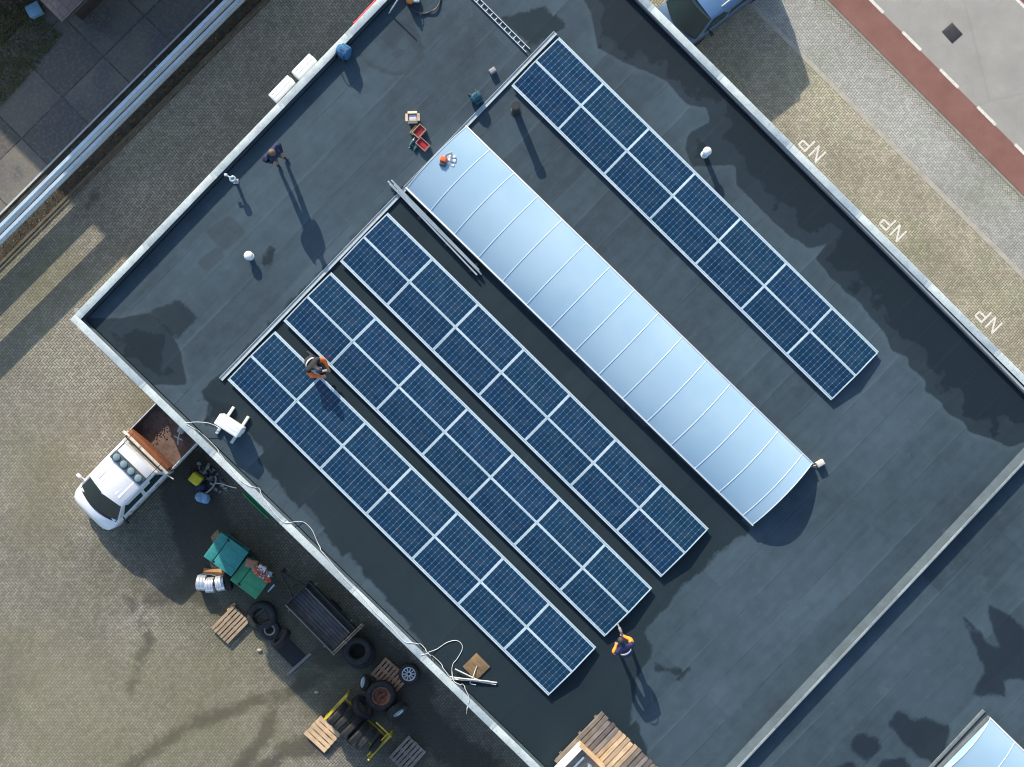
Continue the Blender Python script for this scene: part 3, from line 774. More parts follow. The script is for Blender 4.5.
mid = t.m('LESS_THAN', t.m('ABSOLUTE', x), .0085); gap = t.m('MAXIMUM', gap, t.m('MULTIPLY', mid, .42))
bus = t.m('LESS_THAN', t.m('ABSOLUTE', t.m('SUBTRACT', t.m('FRACT', t.m('MULTIPLY', fy, 4)), .5)), .03)
oi = t.n('ShaderNodeObjectInfo')
cb = t.n('ShaderNodeCombineXYZ'); t.lk(ix, cb.inputs[0]); t.lk(iy, cb.inputs[1]); t.lk(oi.outputs['Random'], cb.inputs[2])
wn = t.n('ShaderNodeTexWhiteNoise'); t.lk(cb.outputs[0], wn.inputs['Vector'])
cell = t.mix(wn.outputs['Value'], (.0013, .019, .056), (.0025, .029, .078))
cell = t.mix(t.m('MULTIPLY', oi.outputs['Random'], .40), cell, (.002, .028, .052))
cell = t.mix(t.m('MULTIPLY', bus, .14), cell, (.20, .30, .36))
nz = t.noise(v, 2.5, 5, .65)
cell = t.mix(t.m('MULTIPLY', t.step(nz, .4, .75), .09), cell, (.15, .19, .21))     # dust film
col = t.mix(gap, cell, (.26, .40, .47))
t.set(col, .12, 0, .5)
m_cell = t.mat
m_frame = M('frame_alu', (.46, .58, .64), .38, .15, var=.06, scale=5)
m_clamp = M('clamp_alu', (.7, .73, .75), .35, .4)
m_galv = M('galvanised', (.52, .56, .57), .45, .45, var=.25, scale=7)
def make_panel():
    root = thing('solar_panel', 'x', 'solar panel', group='blue solar panels laid out in four double rows')
    b = MB(); fw = .034; h = .035
    for sx in (-1, 1):
        b.box((sx * (PL / 2 - fw / 2), 0, -h / 2), (fw, PW, h), bev=.003, seg=1)
        b.box((0, sx * (PW / 2 - fw / 2), -h / 2 - .0005), (PL - 2 * fw + .002, fw, h), bev=.003, seg=1)
    b.build('frame', m_frame, root)
    b = MB(); b.box((0, 0, -.012), (PL - 2 * fw + .004, PW - 2 * fw + .004, .016)); b.build('pane', m_cell, root, smooth=False)
    return root
proto = make_panel()
TILT = R(6.0)
NTH = ['first', 'second', 'third', 'fourth', 'fifth', 'sixth', 'seventh']
rows = [((228.5, 378.5), 'lowest row', 'nearest the white truck'), ((284.5, 319.5), 'middle row of the lower three', ''), ((341, 260), 'row just below the skylight', ''), ((512.5, 84.5), 'row above the skylight', '')]
rown = ['row nearest the truck', 'middle panel row', 'row just below the skylight', 'row above the skylight']
first = True
GV = .006; RA = R(-44.55)
du = Vector((math.cos(RA), math.sin(RA), 0)); dv = Vector((-du.y, du.x, 0))
ZL = DECK + .145
for ri, ((px, py), _, _) in enumerate(rows):
    base = P(px, py, ZL); base.z = 0
    step = PL + .028
    stp = 13.86 / 7 if ri < 3 else 13.80 / 7
    frm = thing('mounting_frame', ['low aluminium mounting frame under the panel row nearest the truck', 'low aluminium mounting frame under the middle panel row', 'low aluminium mounting frame under the panel row just below the skylight', 'low aluminium mounting frame under the separate panel row above the skylight'][ri], 'mounting frame', (base.x, base.y, DECK), RA, 'mounting frames under the panel rows')
    ct, st_ = math.cos(TILT), math.sin(TILT)
    for k in range(8):
        b = MB(); xx = k * stp + (0.03 if k == 0 else -.03 if k == 7 else 0)
        w2 = PW * ct + GV / 2
        b.box((xx, w2, .02), (.05, 2 * w2 - .06, .035))
        for yy in (.02, w2 - .05, w2 + .05, 2 * w2 - .02):
            zz = ZL - DECK + (min(yy, 2 * w2 - yy)) * math.tan(TILT) - .05
            b.box((xx, yy, .035 + (zz - .035) / 2), (.045, .05, max(.02, zz - .04)))
        b.build('rail', m_galv, frm, smooth=False)
    for yy in (-.030, 2 * w2 + .030):
        b = MB(); b.box((7 * stp / 2, yy, ZL - DECK - .004), (7 * stp - .01, .046, .024), bev=.004, seg=1); b.build('edge_profile', m_frame, frm)
    cl0 = None
    for k in range(7):
        for q in (.25, .75):
            xx = (k + q) * stp
            for yy in (-.012, 2 * w2 + .012):
                if cl0 is None:
                    b = MB(); b.box((0, 0, 0), (.06, .03, .034), bev=.004); cl0 = b.build('clamp', m_clamp, frm); cl = cl0
                else:
                    cl = cl0.copy(); C.objects.link(cl); cl.parent = frm
                cl.location = (xx, yy, ZL - DECK - .01)
    for col in range(2):
        for k in range(7):
            y0 = (PW * ct) / 2 + col * (PW * ct + GV)
            c_ = base + du * (k * stp + stp / 2) + dv * y0
            c_.z = ZL + PW * st_ / 2 + .01
            colname = ('truck side' if col == 0 else 'road side')
            lab = f"blue solar panel, {NTH[k]} from top left, {'lower' if col == 0 else 'upper'} half of the {rown[ri]}"
            lab = lab.replace('the separate row', 'the row')
            if first: o = proto; first = False; o['label'] = lab
            else: o = dup(proto, c_, RA, lab)
            o.location = c_
            s_ = 1 if col == 0 else -1
            o.rotation_mode = 'XYZ'
            o.rotation_euler = (s_ * TILT + rnd.gauss(0, R(.25)), rnd.gauss(0, R(.2)), RA + rnd.gauss(0, R(.08)))

# ------------------------------------------------------------------ trays, rails, cables
def line_obj(name, label, cat, p0, p1, fn, mats, group=None):
    d = p1 - p0; L = Vector((d.x, d.y, 0)).length
    b = MB(); fn(b, L)
    o = b.build(name, mats, loc=p0, rz=math.atan2(d.y, d.x)); return tag(o, label, cat, group)
def tray(w, h, rung):
    def fn(b, L):
        for y in (-w / 2, w / 2): b.box((L / 2, y, .03 + h / 2), (L, .016, h))
        if rung > 1: b.box((L / 2, 0, .034), (L, w - .016, .006))
        x = .05
        while x < L: b.box((x, 0, .04), (.022 if rung > .15 else .012, w - .02, .012)); x += rung
    return fn
p0, p1 = P(556, 33, DECK + .06), P(407, 186, DECK + .06)
for a_, b_, lb in ((p0, P(480, 111, DECK), 'upper'), ):
    pass
q0, q1 = P(555.5, 33, DECK), P(221, 379.5, DECK)
o = line_obj('cable_tray', 'long narrow wire cable tray running past the upper left ends of all panel rows', 'cable tray', q0, q1, tray(.125, .035, 50), M('tray_pale', (.42, .48, .50), .5, .1, var=.15))
o = line_obj('cable_tray', 'short ladder cable tray joining the long tray from the top edge', 'cable tray', P(463, -14, DECK), P(528, 51, DECK), tray(.15, .05, .20), m_alu)
# loose rails in a bundle
k = 0
m_rail = M('rail_alu', (.66, .73, .74), .4, .5, var=.12, scale=3)
for (x0, y0, x1, y1, z) in ((388, 181, 474, 272, .11), (391.5, 180, 479, 270, .11), (394, 184.5, 481.5, 274.5, .11), (390, 184, 477, 275, .155), (397, 190, 480, 272.5, .155)):
    def fn(b, L):
        b.box((L / 2, 0, 0), (L, .042, .006)); 
        for y in (-.019, .019): b.box((L / 2, y, .02), (L, .005, .036))
    o = line_obj('loose_rail', 'loose aluminium rail lying in the bundle between the skylight and the panels', 'rail', P(x0, y0, DECK + z), P(x1, y1, DECK + z), fn, m_rail, 'loose rails bundled beside the skylight')
b = MB(); L_ = (P(388, 181, 6) - P(480, 273, 6)).length
for s_ in (.08, .36, .66, .94):
    p = P(391 + 88 * s_, 182 + 91 * s_, DECK + .05); b = MB(); b.box((0, 0, 0), (.09, .36, .10), bev=.008)
    o = b.build('support_block', M('rubber_block', (.035, .037, .04), .8), loc=p, rz=R(-46)); tag(o, 'dark rubber block under the loose rail bundle', 'block', 'rubber blocks under the loose rails')

m_cable = M('cable_white', (.66, .68, .66), .5, var=.1)
def spline(pts, n=8):
    pts = [Vector(p) for p in pts]; out = []
    for i in range(len(pts) - 1):
        p0 = pts[max(0, i - 1)]; p1 = pts[i]; p2 = pts[i + 1]; p3 = pts[min(len(pts) - 1, i + 2)]
        for k in range(n):
            u = k / n
            out.append(.5 * ((2 * p1) + (p2 - p0) * u + (2 * p0 - 5 * p1 + 4 * p2 - p3) * u * u + (3 * p1 - p0 - 3 * p2 + p3) * u ** 3))
    out.append(pts[-1]); return out
def cable(name, label, pts, r, mat, cat='cable'):
    out = []
    for p in spline([P(*p) for p in pts]):      # keep the cable on top of the roof edge fillet
        vv = (p - O).dot(VS)
        if -.02 < vv < .44:
            zs = DECK + (.262 if vv < .235 else .09 * (.29 - vv) / .055 if vv < .29 else 0)
            p.z = max(p.z, zs + r * .9)
        out.append(p)
    b = MB(); b.tube(out, r, 7, 0); return tag(b.build(name, mat), label, cat)
zc = DECK + .02; zp = DECK + .275
cable('cable', 'white cable winding along the lower left roof edge from the outdoor unit',
      [(185, 423, zp), (196, 422, zp), (208, 423, DECK + .25), (216, 426, DECK + .2), (219, 428, DECK + .3)], .0095, m_cable)
cable('cable', 'long white cable running loosely along the inside of the lower left roof edge',
      [(186, 424, zp - .01), (196, 429, DECK + .13), (210, 441, DECK + .05), (223, 455, DECK + .05), (232, 468, DECK + .06), (241, 479, DECK + .06), (250, 485, DECK + .05), (259, 488, zc), (266, 499, DECK + .05), (276, 513, DECK + .05),
       (284, 522, zp - .04), (292, 522, DECK + .13), (303, 522, zc), (312, 530, zc), (319, 545, zc), (332, 561, DECK + .03), (345, 577, DECK + .05), (356, 588, DECK + .06), (365, 600, zp - .03), (375, 612, zp), (392, 628, zp), (404, 641, zp - .02), (412, 641.5, DECK + .08), (420, 643, zc), (428, 651, zc), (440, 662, zc), (447, 671, zc), (452, 678, zc)], .0095, m_cable)
cable('cable', 'white cable looping beside the brown board on the roof',
      [(421, 655, zp - .02), (429, 652, DECK + .1), (437, 649, zc), (447, 642.5, zc), (456, 640.5, zc), (461.5, 644, zc), (462, 650, zc), (457, 659, zc), (453, 664, zc), (452, 672, zc), (455, 680, zc), (463, 684, zc), (467, 690, zc), (469.5, 697, zc), (468, 703, DECK + .1), (467, 709, zp + .02), (466.5, 714, DECK + .1)], .0095, m_cable)
# brown board with wires and thin rods
b = MB(); b.box((0, 0, .02), (.60, .60, .04), bev=.006)
o = b.build('board', wood('board_brown', (.20, .125, .06)), loc=P(476.5, 666.5, DECK), rz=R(-45)); tag(o, 'weathered brown square board lying on the dark roof', 'board')
m_rod = M('rod_pale', (.62, .62, .56), .5, .1)
for i, (x0, y0, x1, y1, z) in enumerate(((449, 676.5, 496, 684.5, .03), (452, 679, 497, 682.5, .055), (455, 669, 480, 681, .09), (458, 678, 490, 681.5, .08))):
    b = MB(); b.tube([P(x0, y0, DECK + z), P((x0 + x1) / 2, (y0 + y1) / 2, DECK + z + .01), P(x1, y1, DECK + z)], .02, 7)
    tag(b.build('pipe_length', m_rod), 'thin pale conduit length lying across the brown board edge', 'conduit', 'thin conduit lengths beside the brown board')
cable('wire_end', 'short pale wire curling over the brown board', [(477, 666, DECK + .06), (475, 671, DECK + .07), (473, 677, DECK + .11), (470, 683, zc), (476, 685, zc)], .014, m_rod, 'wire')

# ------------------------------------------------------------------ small roof objects
m_unit = M('unit_white', (.72, .73, .70), .45, var=.08, scale=6, dirt=.12)
m_grille = M('grille_dark', (.04, .045, .05), .6)
def ac_unit(name, label, loc, rz, L, W, H, feet=False, wall=False, group=None):
    root = thing(name, label, 'air conditioner', loc, rz, group)
    z0 = .12 if feet else 0
    b = MB(); b.box((0, 0, z0 + H / 2), (L, W, H), bev=.03, seg=3)
    for k in range(3): b.box((0, -W * .3 + k * W * .3, z0 + H + .002), (L * .86, W * .1, .006), bev=.002, seg=1)
    cs = b.build('casing', m_unit, root)
    b = MB()
    Mx = Matrix.Translation((-L * .12, -W / 2 - .004, z0 + H * .5)) @ Matrix.Rotation(math.pi / 2, 4, 'X')
    for k in range(5):
        b.lathe([(H * (.1 + .075 * k), 0), (H * (.1 + .075 * k) + .008, 0), (H * (.1 + .075 * k) + .008, .012), (H * (.1 + .075 * k), .012)], 28, M=Mx)
    for k in range(6):
        a = k * math.pi / 6; b.box((-L * .12, -W / 2 - .012, z0 + H * .5), (H * .82, .01, .012), rot=Matrix.Rotation(a, 4, 'Y'))
    b.build('fan_grille', m_grille, root)
    b = MB(); b.box((L / 2 + .012, W * .12, z0 + H * .35), (.03, W * .4, H * .5), bev=.008); b.build('valve_cover', m_unit, root)
    if feet:
        for sx in (-1, 1):
            b = MB(); b.box((sx * L * .33, 0, .06), (.09, W + .62, .10), bev=.012); b.build('foot_beam', M('beam_pale', (.56, .58, .53), .8, var=.15, scale=5), root)
            b = MB(); b.box((sx * L * .33, 0, .118), (.05, W * .8, .012)); b.build('rubber_pad', m_grille, root)
    if wall:
        for sx in (-.34, .34):
            b = MB(); b.box((sx * L, -.06, -.02), (.04, W + .16, .035)); b.box((sx * L, -W / 2 - .12, -.2), (.04, .03, .38)); b.build('bracket', m_galv, root)
    return root
# wall hung pair outside the upper left edge (local y- is the wall side)
nwrz = math.atan2(VS.y, VS.x)
for (px, py, lb) in ((284, 91, 'white outdoor unit hung outside the upper left roof edge, farther from the blue backpack'), (306.8, 69, 'white outdoor unit hung outside the upper left roof edge, nearer the blue backpack')):
    p = P(px, py, DECK + .12); q = p - O; un = q.dot(US); vn = q.dot(VS)
    loc = site(-.235 - (0 if px > 300 else .02), vn, DECK - .48)
    ac_unit('outdoor_unit', lb, loc, nwrz + math.pi + math.pi, .80 if px > 300 else .86, .36, .6, wall=True, group='outdoor units on the wall')
ac_unit('outdoor_unit', 'white outdoor unit standing on two pale beams on the lower left roof', P(233, 425, DECK + .0), R(-33), .82, .36, .58, feet=True)

m_card = M('cardboard', (.55, .42, .29), .85, var=.15, scale=9)
m_card_in = M('cardboard_in', (.45, .33, .22), .9)
def carton(name, label, px, py, L, W, H, rz, flaps=True, content=None, col=None, loc=None):
    root = thing(name, label, 'box', loc if loc else P(px, py, DECK + .002), rz); cm = col or m_card
    b = MB(); th = .012
    b.box((0, 0, th / 2), (L, W, th))
    for s_ in (-1, 1):
        b.box((s_ * (L / 2 - th / 2), 0, H / 2 + th), (th, W, H - th)); b.box((0, s_ * (W / 2 - th / 2), H / 2 + th), (L - 2 * th, th, H - th))
    b.build('carton', cm, root, smooth=False)
    if flaps:
        for s_ in (-1, 1):
            fl = W * .32; b = MB(); a = R(rnd.uniform(8, 30))
            b.box((s_ * (L / 2 + fl / 2 * math.cos(a)), 0, H - fl / 2 * math.sin(a)), (fl, W * .96, .008), rot=Matrix.Rotation(s_ * a, 4, 'Y')); b.build('flap', cm, root, smooth=False)
            b = MB(); a = R(rnd.uniform(10, 30)); b.box((0, s_ * (W / 2 + fl / 2 * math.cos(a)), H - fl / 2 * math.sin(a)), (L * .96, fl, .008), rot=Matrix.Rotation(-s_ * a, 4, 'X')); b.build('flap', cm, root, smooth=False)
    if content:
        b = MB(); content(b, L, W, H); b.build('content', content.mat, root)
    return root
def c_plastic(b, L, W, H): b.box((0, 0, H * .55), (L * .86, W * .8, H * .5), bev=.03)
c_plastic.mat = M('white_wrap', (.62, .64, .70), .3, var=.2, scale=14)
def c_red(b, L, W, H):
    for k in range(7): b.box((-L * .36 + k * L * .12, rnd.uniform(-.01, .01), H * .45), (L * .09, W * .74, H * .5), rz=rnd.uniform(-.08, .08), bev=.01)
c_red.mat = M('red_plastic', (.50, .03, .05), .4, var=.3, scale=12)
carton('open_carton', 'open cardboard box with folded out flaps and white wrapping inside', 413, 118.5, .30, .24, .22, R(2), content=c_plastic)
carton('open_carton', 'open carton of red parts right under the open cardboard box', 419.5, 132, .36, .26, .2, R(48), flaps=False, content=c_red)
o_ = carton('open_carton', 'pinkish open carton of red parts nearest the long cable tray', 423, 145, .38, .24, .2, R(-42), flaps=False, content=c_red, col=M('carton_pink', (.6, .34, .3), .8))
b = MB(); b.box((0, 0, .012), (.30, .12, .014)); b.box((0, .06, .05), (.30, .01, .09)); tag(b.build('carton_lid', m_card, loc=P(414.5, 130.5, DECK + .01), rz=R(50)), 'torn off cardboard flap lying beside the carton of red parts', 'cardboard')
# cordless drill
def drill(px, py, rz):
    root = thing('cordless_drill', 'dark teal cordless drill lying beside the pinkish carton', 'drill', P(px, py, DECK + .045), rz)
    tl = M('drill_teal', (.01, .10, .12), .45); bk = M('drill_black', (.02, .02, .02), .5)
    b = MB(); b.lathe([(.02, -.11), (.038, -.10), (.04, .02), (.034, .07), (.022, .09)], 16, M=Matrix.Rotation(math.pi / 2, 4, 'Y')); b.build('motor_housing', tl, root)
    b = MB(); b.lathe([(.02, .09), (.022, .13), (.008, .15), (.006, .22)], 14, M=Matrix.Rotation(math.pi / 2, 4, 'Y')); b.build('chuck', m_galv, root)
    b = MB(); b.tube([(-.05, 0, 0), (-.06, -.07, 0), (-.08, -.15, 0)], [.024, .021, .024], 10); b.build('handle', bk, root)
    b = MB(); b.box((-.085, -.18, 0), (.14, .07, .075), bev=.012); b.build('battery', tl, root)
drill(411.5, 143, R(60))
b = MB(); b.tube([P(409, 148, DECK + .014), P(412, 144, DECK + .014)], .012, 6); tag(b.build('screwdriver', m_galv), 'thin metal tool lying beside the teal drill', 'tool')

def backpack(name, label, px, py, rz, col, s=1.0):
    root = thing(name, label, 'bag', P(px, py, DECK), rz); mt = M(name + '_cloth_%d' % int(col[2] * 1000), col, .75, var=.35, scale=10, bump=.01)
    b = MB(); b.box((0, 0, .21 * s), (.34 * s, .26 * s, .42 * s), bev=.09 * s, seg=4)
    for v_ in b.bm.verts: v_.co += Vector((rnd.gauss(0, .008), rnd.gauss(0, .008), rnd.gauss(0, .006)))
    bd = b.build('bag_body', mt, root, ang_=80)
    b = MB(); b.box((0, -.15 * s, .15 * s), (.26 * s, .10 * s, .24 * s), bev=.04 * s, seg=3); b.build('front_pocket', mt, root, ang_=80)
    b = MB(); b.tube(spline([(-.05 * s, .02, .40 * s), (-.03 * s, .02, .47 * s), (.03 * s, .02, .47 * s), (.05 * s, .02, .40 * s)]), .012, 7); b.build('handle', M('strap_dark', (.02, .025, .03), .7), root)
    for sx in (-1, 1):
        b = MB(); b.tube(spline([(sx * .1 * s, .11 * s, .39 * s), (sx * .12 * s, .2 * s, .3 * s), (sx * .13 * s, .2 * s, .14 * s), (sx * .12 * s, .12 * s, .05)]), .022 * s, 6, sy=.4); b.build('strap', M('strap_dark', (.02, .025, .03), .7), root)
    return root
backpack('backpack', 'blue backpack on the roof beside the upper left edge', 344.5, 54.5, R(150), (.03, .13, .27), 1.25)
backpack('tool_bag', 'dark teal tool bag beside the long cable tray above the skylight', 476.3, 98.5, R(40), (.012, .09, .13), .98)
b = MB(); b.box((0, 0, .085), (.20, .15, .17), bev=.012); b.box((0, 0, .174), (.16, .11, .012), bev=.004)
tag(b.build('junction_box', M('box_grey', (.27, .28, .28), .7, var=.15), loc=P(492.6, 71.5, DECK), rz=R(35)), 'small grey box alone on the roof above the cable tray', 'box')
b = MB(); b.box((0, 0, .10), (.24, .17, .20), bev=.012); b.box((0, 0, .204), (.20, .13, .012), bev=.004); b.tube([(-.12, 0, .08), (-.2, .02, .05), (-.3, .02, .012)], .012, 6)
tag(b.build('junction_box', M('box_cream', (.62, .55, .46), .6, var=.15), loc=P(819.3, 463, DECK), rz=R(30)), 'small cream box at the lower right corner of the skylight', 'box')
# pole with bracket by the upper left edge
root = thing('standpipe', 'short grey standpipe with an open ring head by the upper left roof edge', 'pole', P(236.2, 181.5, DECK))
b = MB(); b.box((0, 0, .02), (.15, .15, .04), bev=.01); b.build('base_plate', m_galv, root)
b = MB(); b.tube([(0, 0, .03), (0, 0, .40)], .05, 12); b.build('mast', m_galv, root)
b = MB(); b.lathe([(.05, .38), (.10, .40), (.105, .50), (.07, .52), (.03, .47)], 20); b.build('ring_head', M('ring_head', (.32, .42, .46), .2), root)
b = MB(); b.tube([(0, 0, .44), (-.20, .12, .44)], .022, 8); b.box((-.22, .13, .44), (.10, .08, .07), bev=.01); b.build('arm', m_galv, root)
# ladder head, hose coil and machine at the top edge
b = MB(); b.tube([P(389, 13, DECK + .02), P(399.5, -3, DECK + .6)], .022, 7); tag(b.build('rod', m_rail), 'thin pale rod leaning against the inside of the upper left roof edge', 'rod')
cable('hose_coil', 'black hose coiled at the top edge of the roof', [(423 + 17.5 * math.cos(a) + rnd.uniform(-.7, .7), -3.5 + 17 * math.sin(a) + rnd.uniform(-.7, .7), DECK + .03 + .02 * (i % 3)) for i, a in enumerate(np.linspace(0, 6.28 * 2.9, 44))], .021, M('hose_black', (.012, .014, .016), .45), 'hose')
root = thing('gas_burner', 'small orange and white burner with bottle beside the black hose coil', 'burner', P(410, 1, DECK))
b = MB(); b.lathe([(.10, 0), (.115, .02), (.115, .3), (.08, .38), (.04, .40), (.04, .46)], 20); b.build('bottle', M('bottle_orange', (.72, .27, .10), .4), root)
b = MB(); b.box((.20, .02, .08), (.20, .15, .16), bev=.03); b.build('regulator', m_unit, root)
b = MB(); b.tube([(.0, 0, .44), (.1, .1, .42), (.22, .3, .06), (.34, .42, .04)], .015, 6); b.build('lance', m_galv, root)
b = MB(); b.tube(spline([site(-.05, Wd - 6.9, DECK + .1), site(-.14, Wd - 6.6, DECK - .25), site(-.22, Wd - 5.9, DECK - .5), site(-.20, Wd - 4.9, DECK - .4), site(-.1, Wd - 4.2, DECK + .05)]), .045, 8)
tag(b.build('hoist_strap', M('strap_red', (.55, .03, .06), .6, var=.3, scale=8)), 'red strap hanging over the outside of the upper left roof edge', 'strap')
# green board on the wall below the lower left edge
p = P(254.5, 506.5, DECK - .1) - O
b = MB(); b.box((0, 0, 0), (1.12, .035, .50), bev=.006); b.box((0, .16, .1), (.9, .3, .04)); b.box((0, .16, -.1), (.9, .3, .04))
o = b.build('sign_board', M('sign_green', (.01, .22, .07), .5, var=.2, scale=4), loc=site(p.dot(US), -.19, DECK - .26), rz=math.atan2(US.y, US.x)); tag(o, 'green board fixed to the wall just below the lower left roof edge', 'sign')

# tool on the skylight
def kit():
    loc = P(447, 160, DECK + .63); root = thing('power_tool', 'orange and white power tool with folded white cloth resting on the skylight', 'tool', loc, R(-20))
    org = M('tool_orange', (.75, .13, .03), .5); blk = M('tool_dark', (.04, .045, .06), .5)
    b = MB(); b.box((-.10, -.03, .09), (.20, .16, .15), bev=.03, seg=3); b.build('motor_housing', org, root)
    b = MB(); b.box((-.07, -.17, .07), (.20, .15, .12), bev=.04, seg=3); b.build('battery', blk, root)
    b = MB(); b.tube(spline([(-.06, .06, .14), (-.03, .14, .19), (.04, .21, .12), (.05, .26, .05)]), .03, 8); b.build('handle', M('tool_grey', (.30, .29, .27), .6), root)
    b = MB(); b.box((.15, .04, .04), (.24, .10, .06), bev=.02, seg=2, rz=.1); b.box((.16, -.09, .04), (.22, .08, .06), bev=.02, rz=-.15); b.box((.13, .14, .04), (.20, .08, .07), bev=.02, rz=.3); b.box((.10, -.02, .03), (.06, .26, .05), bev=.015)
    b.build('folded_cloth', m_unit, root)
kit()

# pallets -------------------------------------------------------------
def pallet(name, label, loc, rz, L, W, mat, nb=7, group=None, tilt=0.0, miss=(), gap=.45):
    """boards run along local x"""
    root = thing(name, label, 'pallet', loc, rz, group)
    if tilt: root.rotation_euler = (tilt, 0, rz)
    bw = W / (nb + (nb - 1) * gap)
    for k in range(nb):
        if k in miss: continue
        y = -W / 2 + bw / 2 + k * bw * (1 + gap); b = MB(); b.box((rnd.uniform(-.012, .012), y, .133), (L, bw, .022), rz=rnd.uniform(-.012, .012), bev=.003, seg=1); b.build('top_board', mat, root)
    for k in range(3):
        x = (-1 + k) * (L / 2 - .055); b = MB(); b.box((x, 0, .110), (.10, W, .020)); 
        b.build('cross_board', mat, root, smooth=False)
        for q in range(3):
            y = (-1 + q) * (W / 2 - .06); b = MB(); b.box((x, y, .06), (.10, .10, .078), bev=.004, seg=1); b.build('block', mat, root)
    for q in range(3):
        y = (-1 + q) * (W / 2 - .06); b = MB(); b.box((0, y, .0105), (L, .10, .020)); b.build('bottom_board', mat, root, smooth=False)
    return root
w_new = wood('wood_new', (.62, .44, .27)); w_mid = wood('wood_mid', (.42, .30, .19)); w_old = wood('wood_old', (.20, .165, .13)); w_grey = wood('wood_grey', (.24, .205, .18)); w_dark = wood('wood_dark', (.13, .11, .10))
pallet('pallet', 'worn wooden pallet beside the silver drums and tyres', P(230.5, 624.5, 0.13) - Vector((0, 0, .118)), R(46), 1.12, .82, wood('wood_worn', (.36, .27, .18)), 6, 'pallets in the yard')
pallet('pallet', 'newest pale wooden pallet beside the yellow tyre rack', P(322.5, 734, .13) - Vector((0, 0, .118)), R(-43), .98, .88, w_new, 5, 'pallets in the yard', gap=.22)
pallet('pallet', 'brown wooden pallet beside the silver alloy wheel near the wall', P(390, 676, .13) - Vector((0, 0, .118)), R(48), .80, 1.12, wood('wood_brown', (.34, .2, .12)), 8, 'pallets in the yard')
pallet('pallet', 'grey weathered pallet alone at the bottom edge of the yard', P(407.5, 754.5, .13) - Vector((0, 0, .118)), R(47), 1.05, .86, w_grey, 6, 'pallets in the yard')
# wooden decking stack on the roof: long boards and an open wooden crate
def board_stack():
    root = thing('board_stack', 'stack of grey and tan wooden boards at the bottom edge of the roof', 'boards', P(603.5, 755.5, DECK), R(46))
    pal = [w_old, w_old, w_grey, w_dark, w_grey, w_mid, w_new, w_mid, w_new, w_mid, w_old, w_dark, w_grey, w_dark, w_old, w_grey]
    d = ang(600.5, 713, 655, 768); L = 2.05
    n = len(pal); sp = 2.55 / n
    for lay in range(2):
        for k in range(n):
            y = 1.02 - (k + .5) * sp; b = MB(); sh = rnd.uniform(-.05, .05)
            b.box((-.12 + sh, y, .06 + .045 * lay + .0), (L + rnd.uniform(-.08, .08), sp * .82, .04), rz=rnd.uniform(-.008, .008), bev=.004, seg=1); b.build('board', pal[k], root)
    for x in (-.85, 0, .7):
        b = MB(); b.box((x, -.25, .019), (.09, 2.6, .038)); b.build('bearer', w_old, root, smooth=False)
board_stack()
def crate():
    root = thing('wooden_crate', 'open pale wooden crate with foil lining on the board stack', 'crate', P(578, 767, DECK + .15), R(46))
    root.location.z = DECK + .126
    L, W, H = 1.5, .92, .42; sp = w_new; bl = M('crate_white', (.80, .79, .74), .7, var=.08); 
    b = MB(); b.box((-.2, 0, .20), (L, W - .1, .03)); b.build('crate_floor', wood('crate_inner', (.40, .34, .28)), root, smooth=False)
    b = MB(); b.box((-.2, W / 2, H / 2 + .04), (L, .14, H)); b.build('side_board', bl, root)
    b = MB(); b.box((-.2, -W / 2, H / 2 + .04), (L, .05, H)); b.build('side_board', sp, root)
    b = MB(); b.box((L / 2 - .2 + .04, 0, H / 2 + .03), (.08, W + .12, H + .04)); b.build('end_board', wood('crate_tan', (.68, .46, .25)), root)
    b = MB(); b.box((-.25, .16, .30), (L - .2, .05, .2)); b.box((-.25, -.18, .28), (L - .25, .07, .2)); b.build('divider', M('crate_blue', (.28, .36, .44), .4), root)
crate()
# ------------------------------------------------------------------ vehicles
m_glass = NT('car_glass'); m_glass.set((.012, .036, .042), .06, 0, .6); m_glass = m_glass.mat
def paint(name, col):
    t = NT(name); v = t.co(); f = t.noise(v, 2.5, 5, .6)
    t.set(t.mix(t.m('MULTIPLY', t.step(f, .45, .75), .25), col, tuple(c * .6 + .03 for c in col)), .32, 0, .5)
    t.b.inputs['Coat Weight'].default_value = .4; t.b.inputs['Coat Roughness'].default_value = .08
    return t.mat
m_tyre = M('tyre_rubber', (.022, .023, .025), .8, var=.4, scale=9, dirt=.35, dcol=(.07, .065, .06), bump=.004)
m_rim = M('rim_silver', (.55, .57, .58), .35, .6, var=.2, scale=8)
m_blackp = M('black_plastic', (.02, .022, .024), .55)
def rrect(wb, zb, zs, wt, zt, x, r=.06):
    """cross-section ring of a car body (y,z), bottom -> shoulder -> top"""
    pts = [(-wb + r, zb), (-wb, zb + r), (-wb, zs - r), (-wb + r * .3, zs), (-wt, zt - r), (-wt + r, zt), (0, zt + .02), (wt - r, zt), (wt, zt - r), (wb - r * .3, zs), (wb, zs - r), (wb, zb + r), (wb - r, zb)]
    return [(x, y, z) for y, z in pts]
def wheel(root, x, y, r=.33, w=.21):
    s_ = 1 if y > 0 else -1; Mx = Matrix.Translation((x, y, r)) @ Matrix.Rotation(-s_ * math.pi / 2, 4, 'X')
    b = MB(); b.lathe([(r * .62, -w / 2), (r * .92, -w / 2), (r, -w * .36), (r, w * .36), (r * .92, w / 2), (r * .62, w / 2)], 28, M=Mx)
    wl = b.build('wheel', m_tyre, root)
    b = MB(); b.lathe([(r * .63, -w * .4), (r * .63, w * .42), (r * .55, w * .36), (r * .2, w * .2), (.02, w * .24)], 28, M=Mx); b.build('rim', m_rim, wl)
def lerp3(a, b, t): return Vector(a).lerp(Vector(b), t)
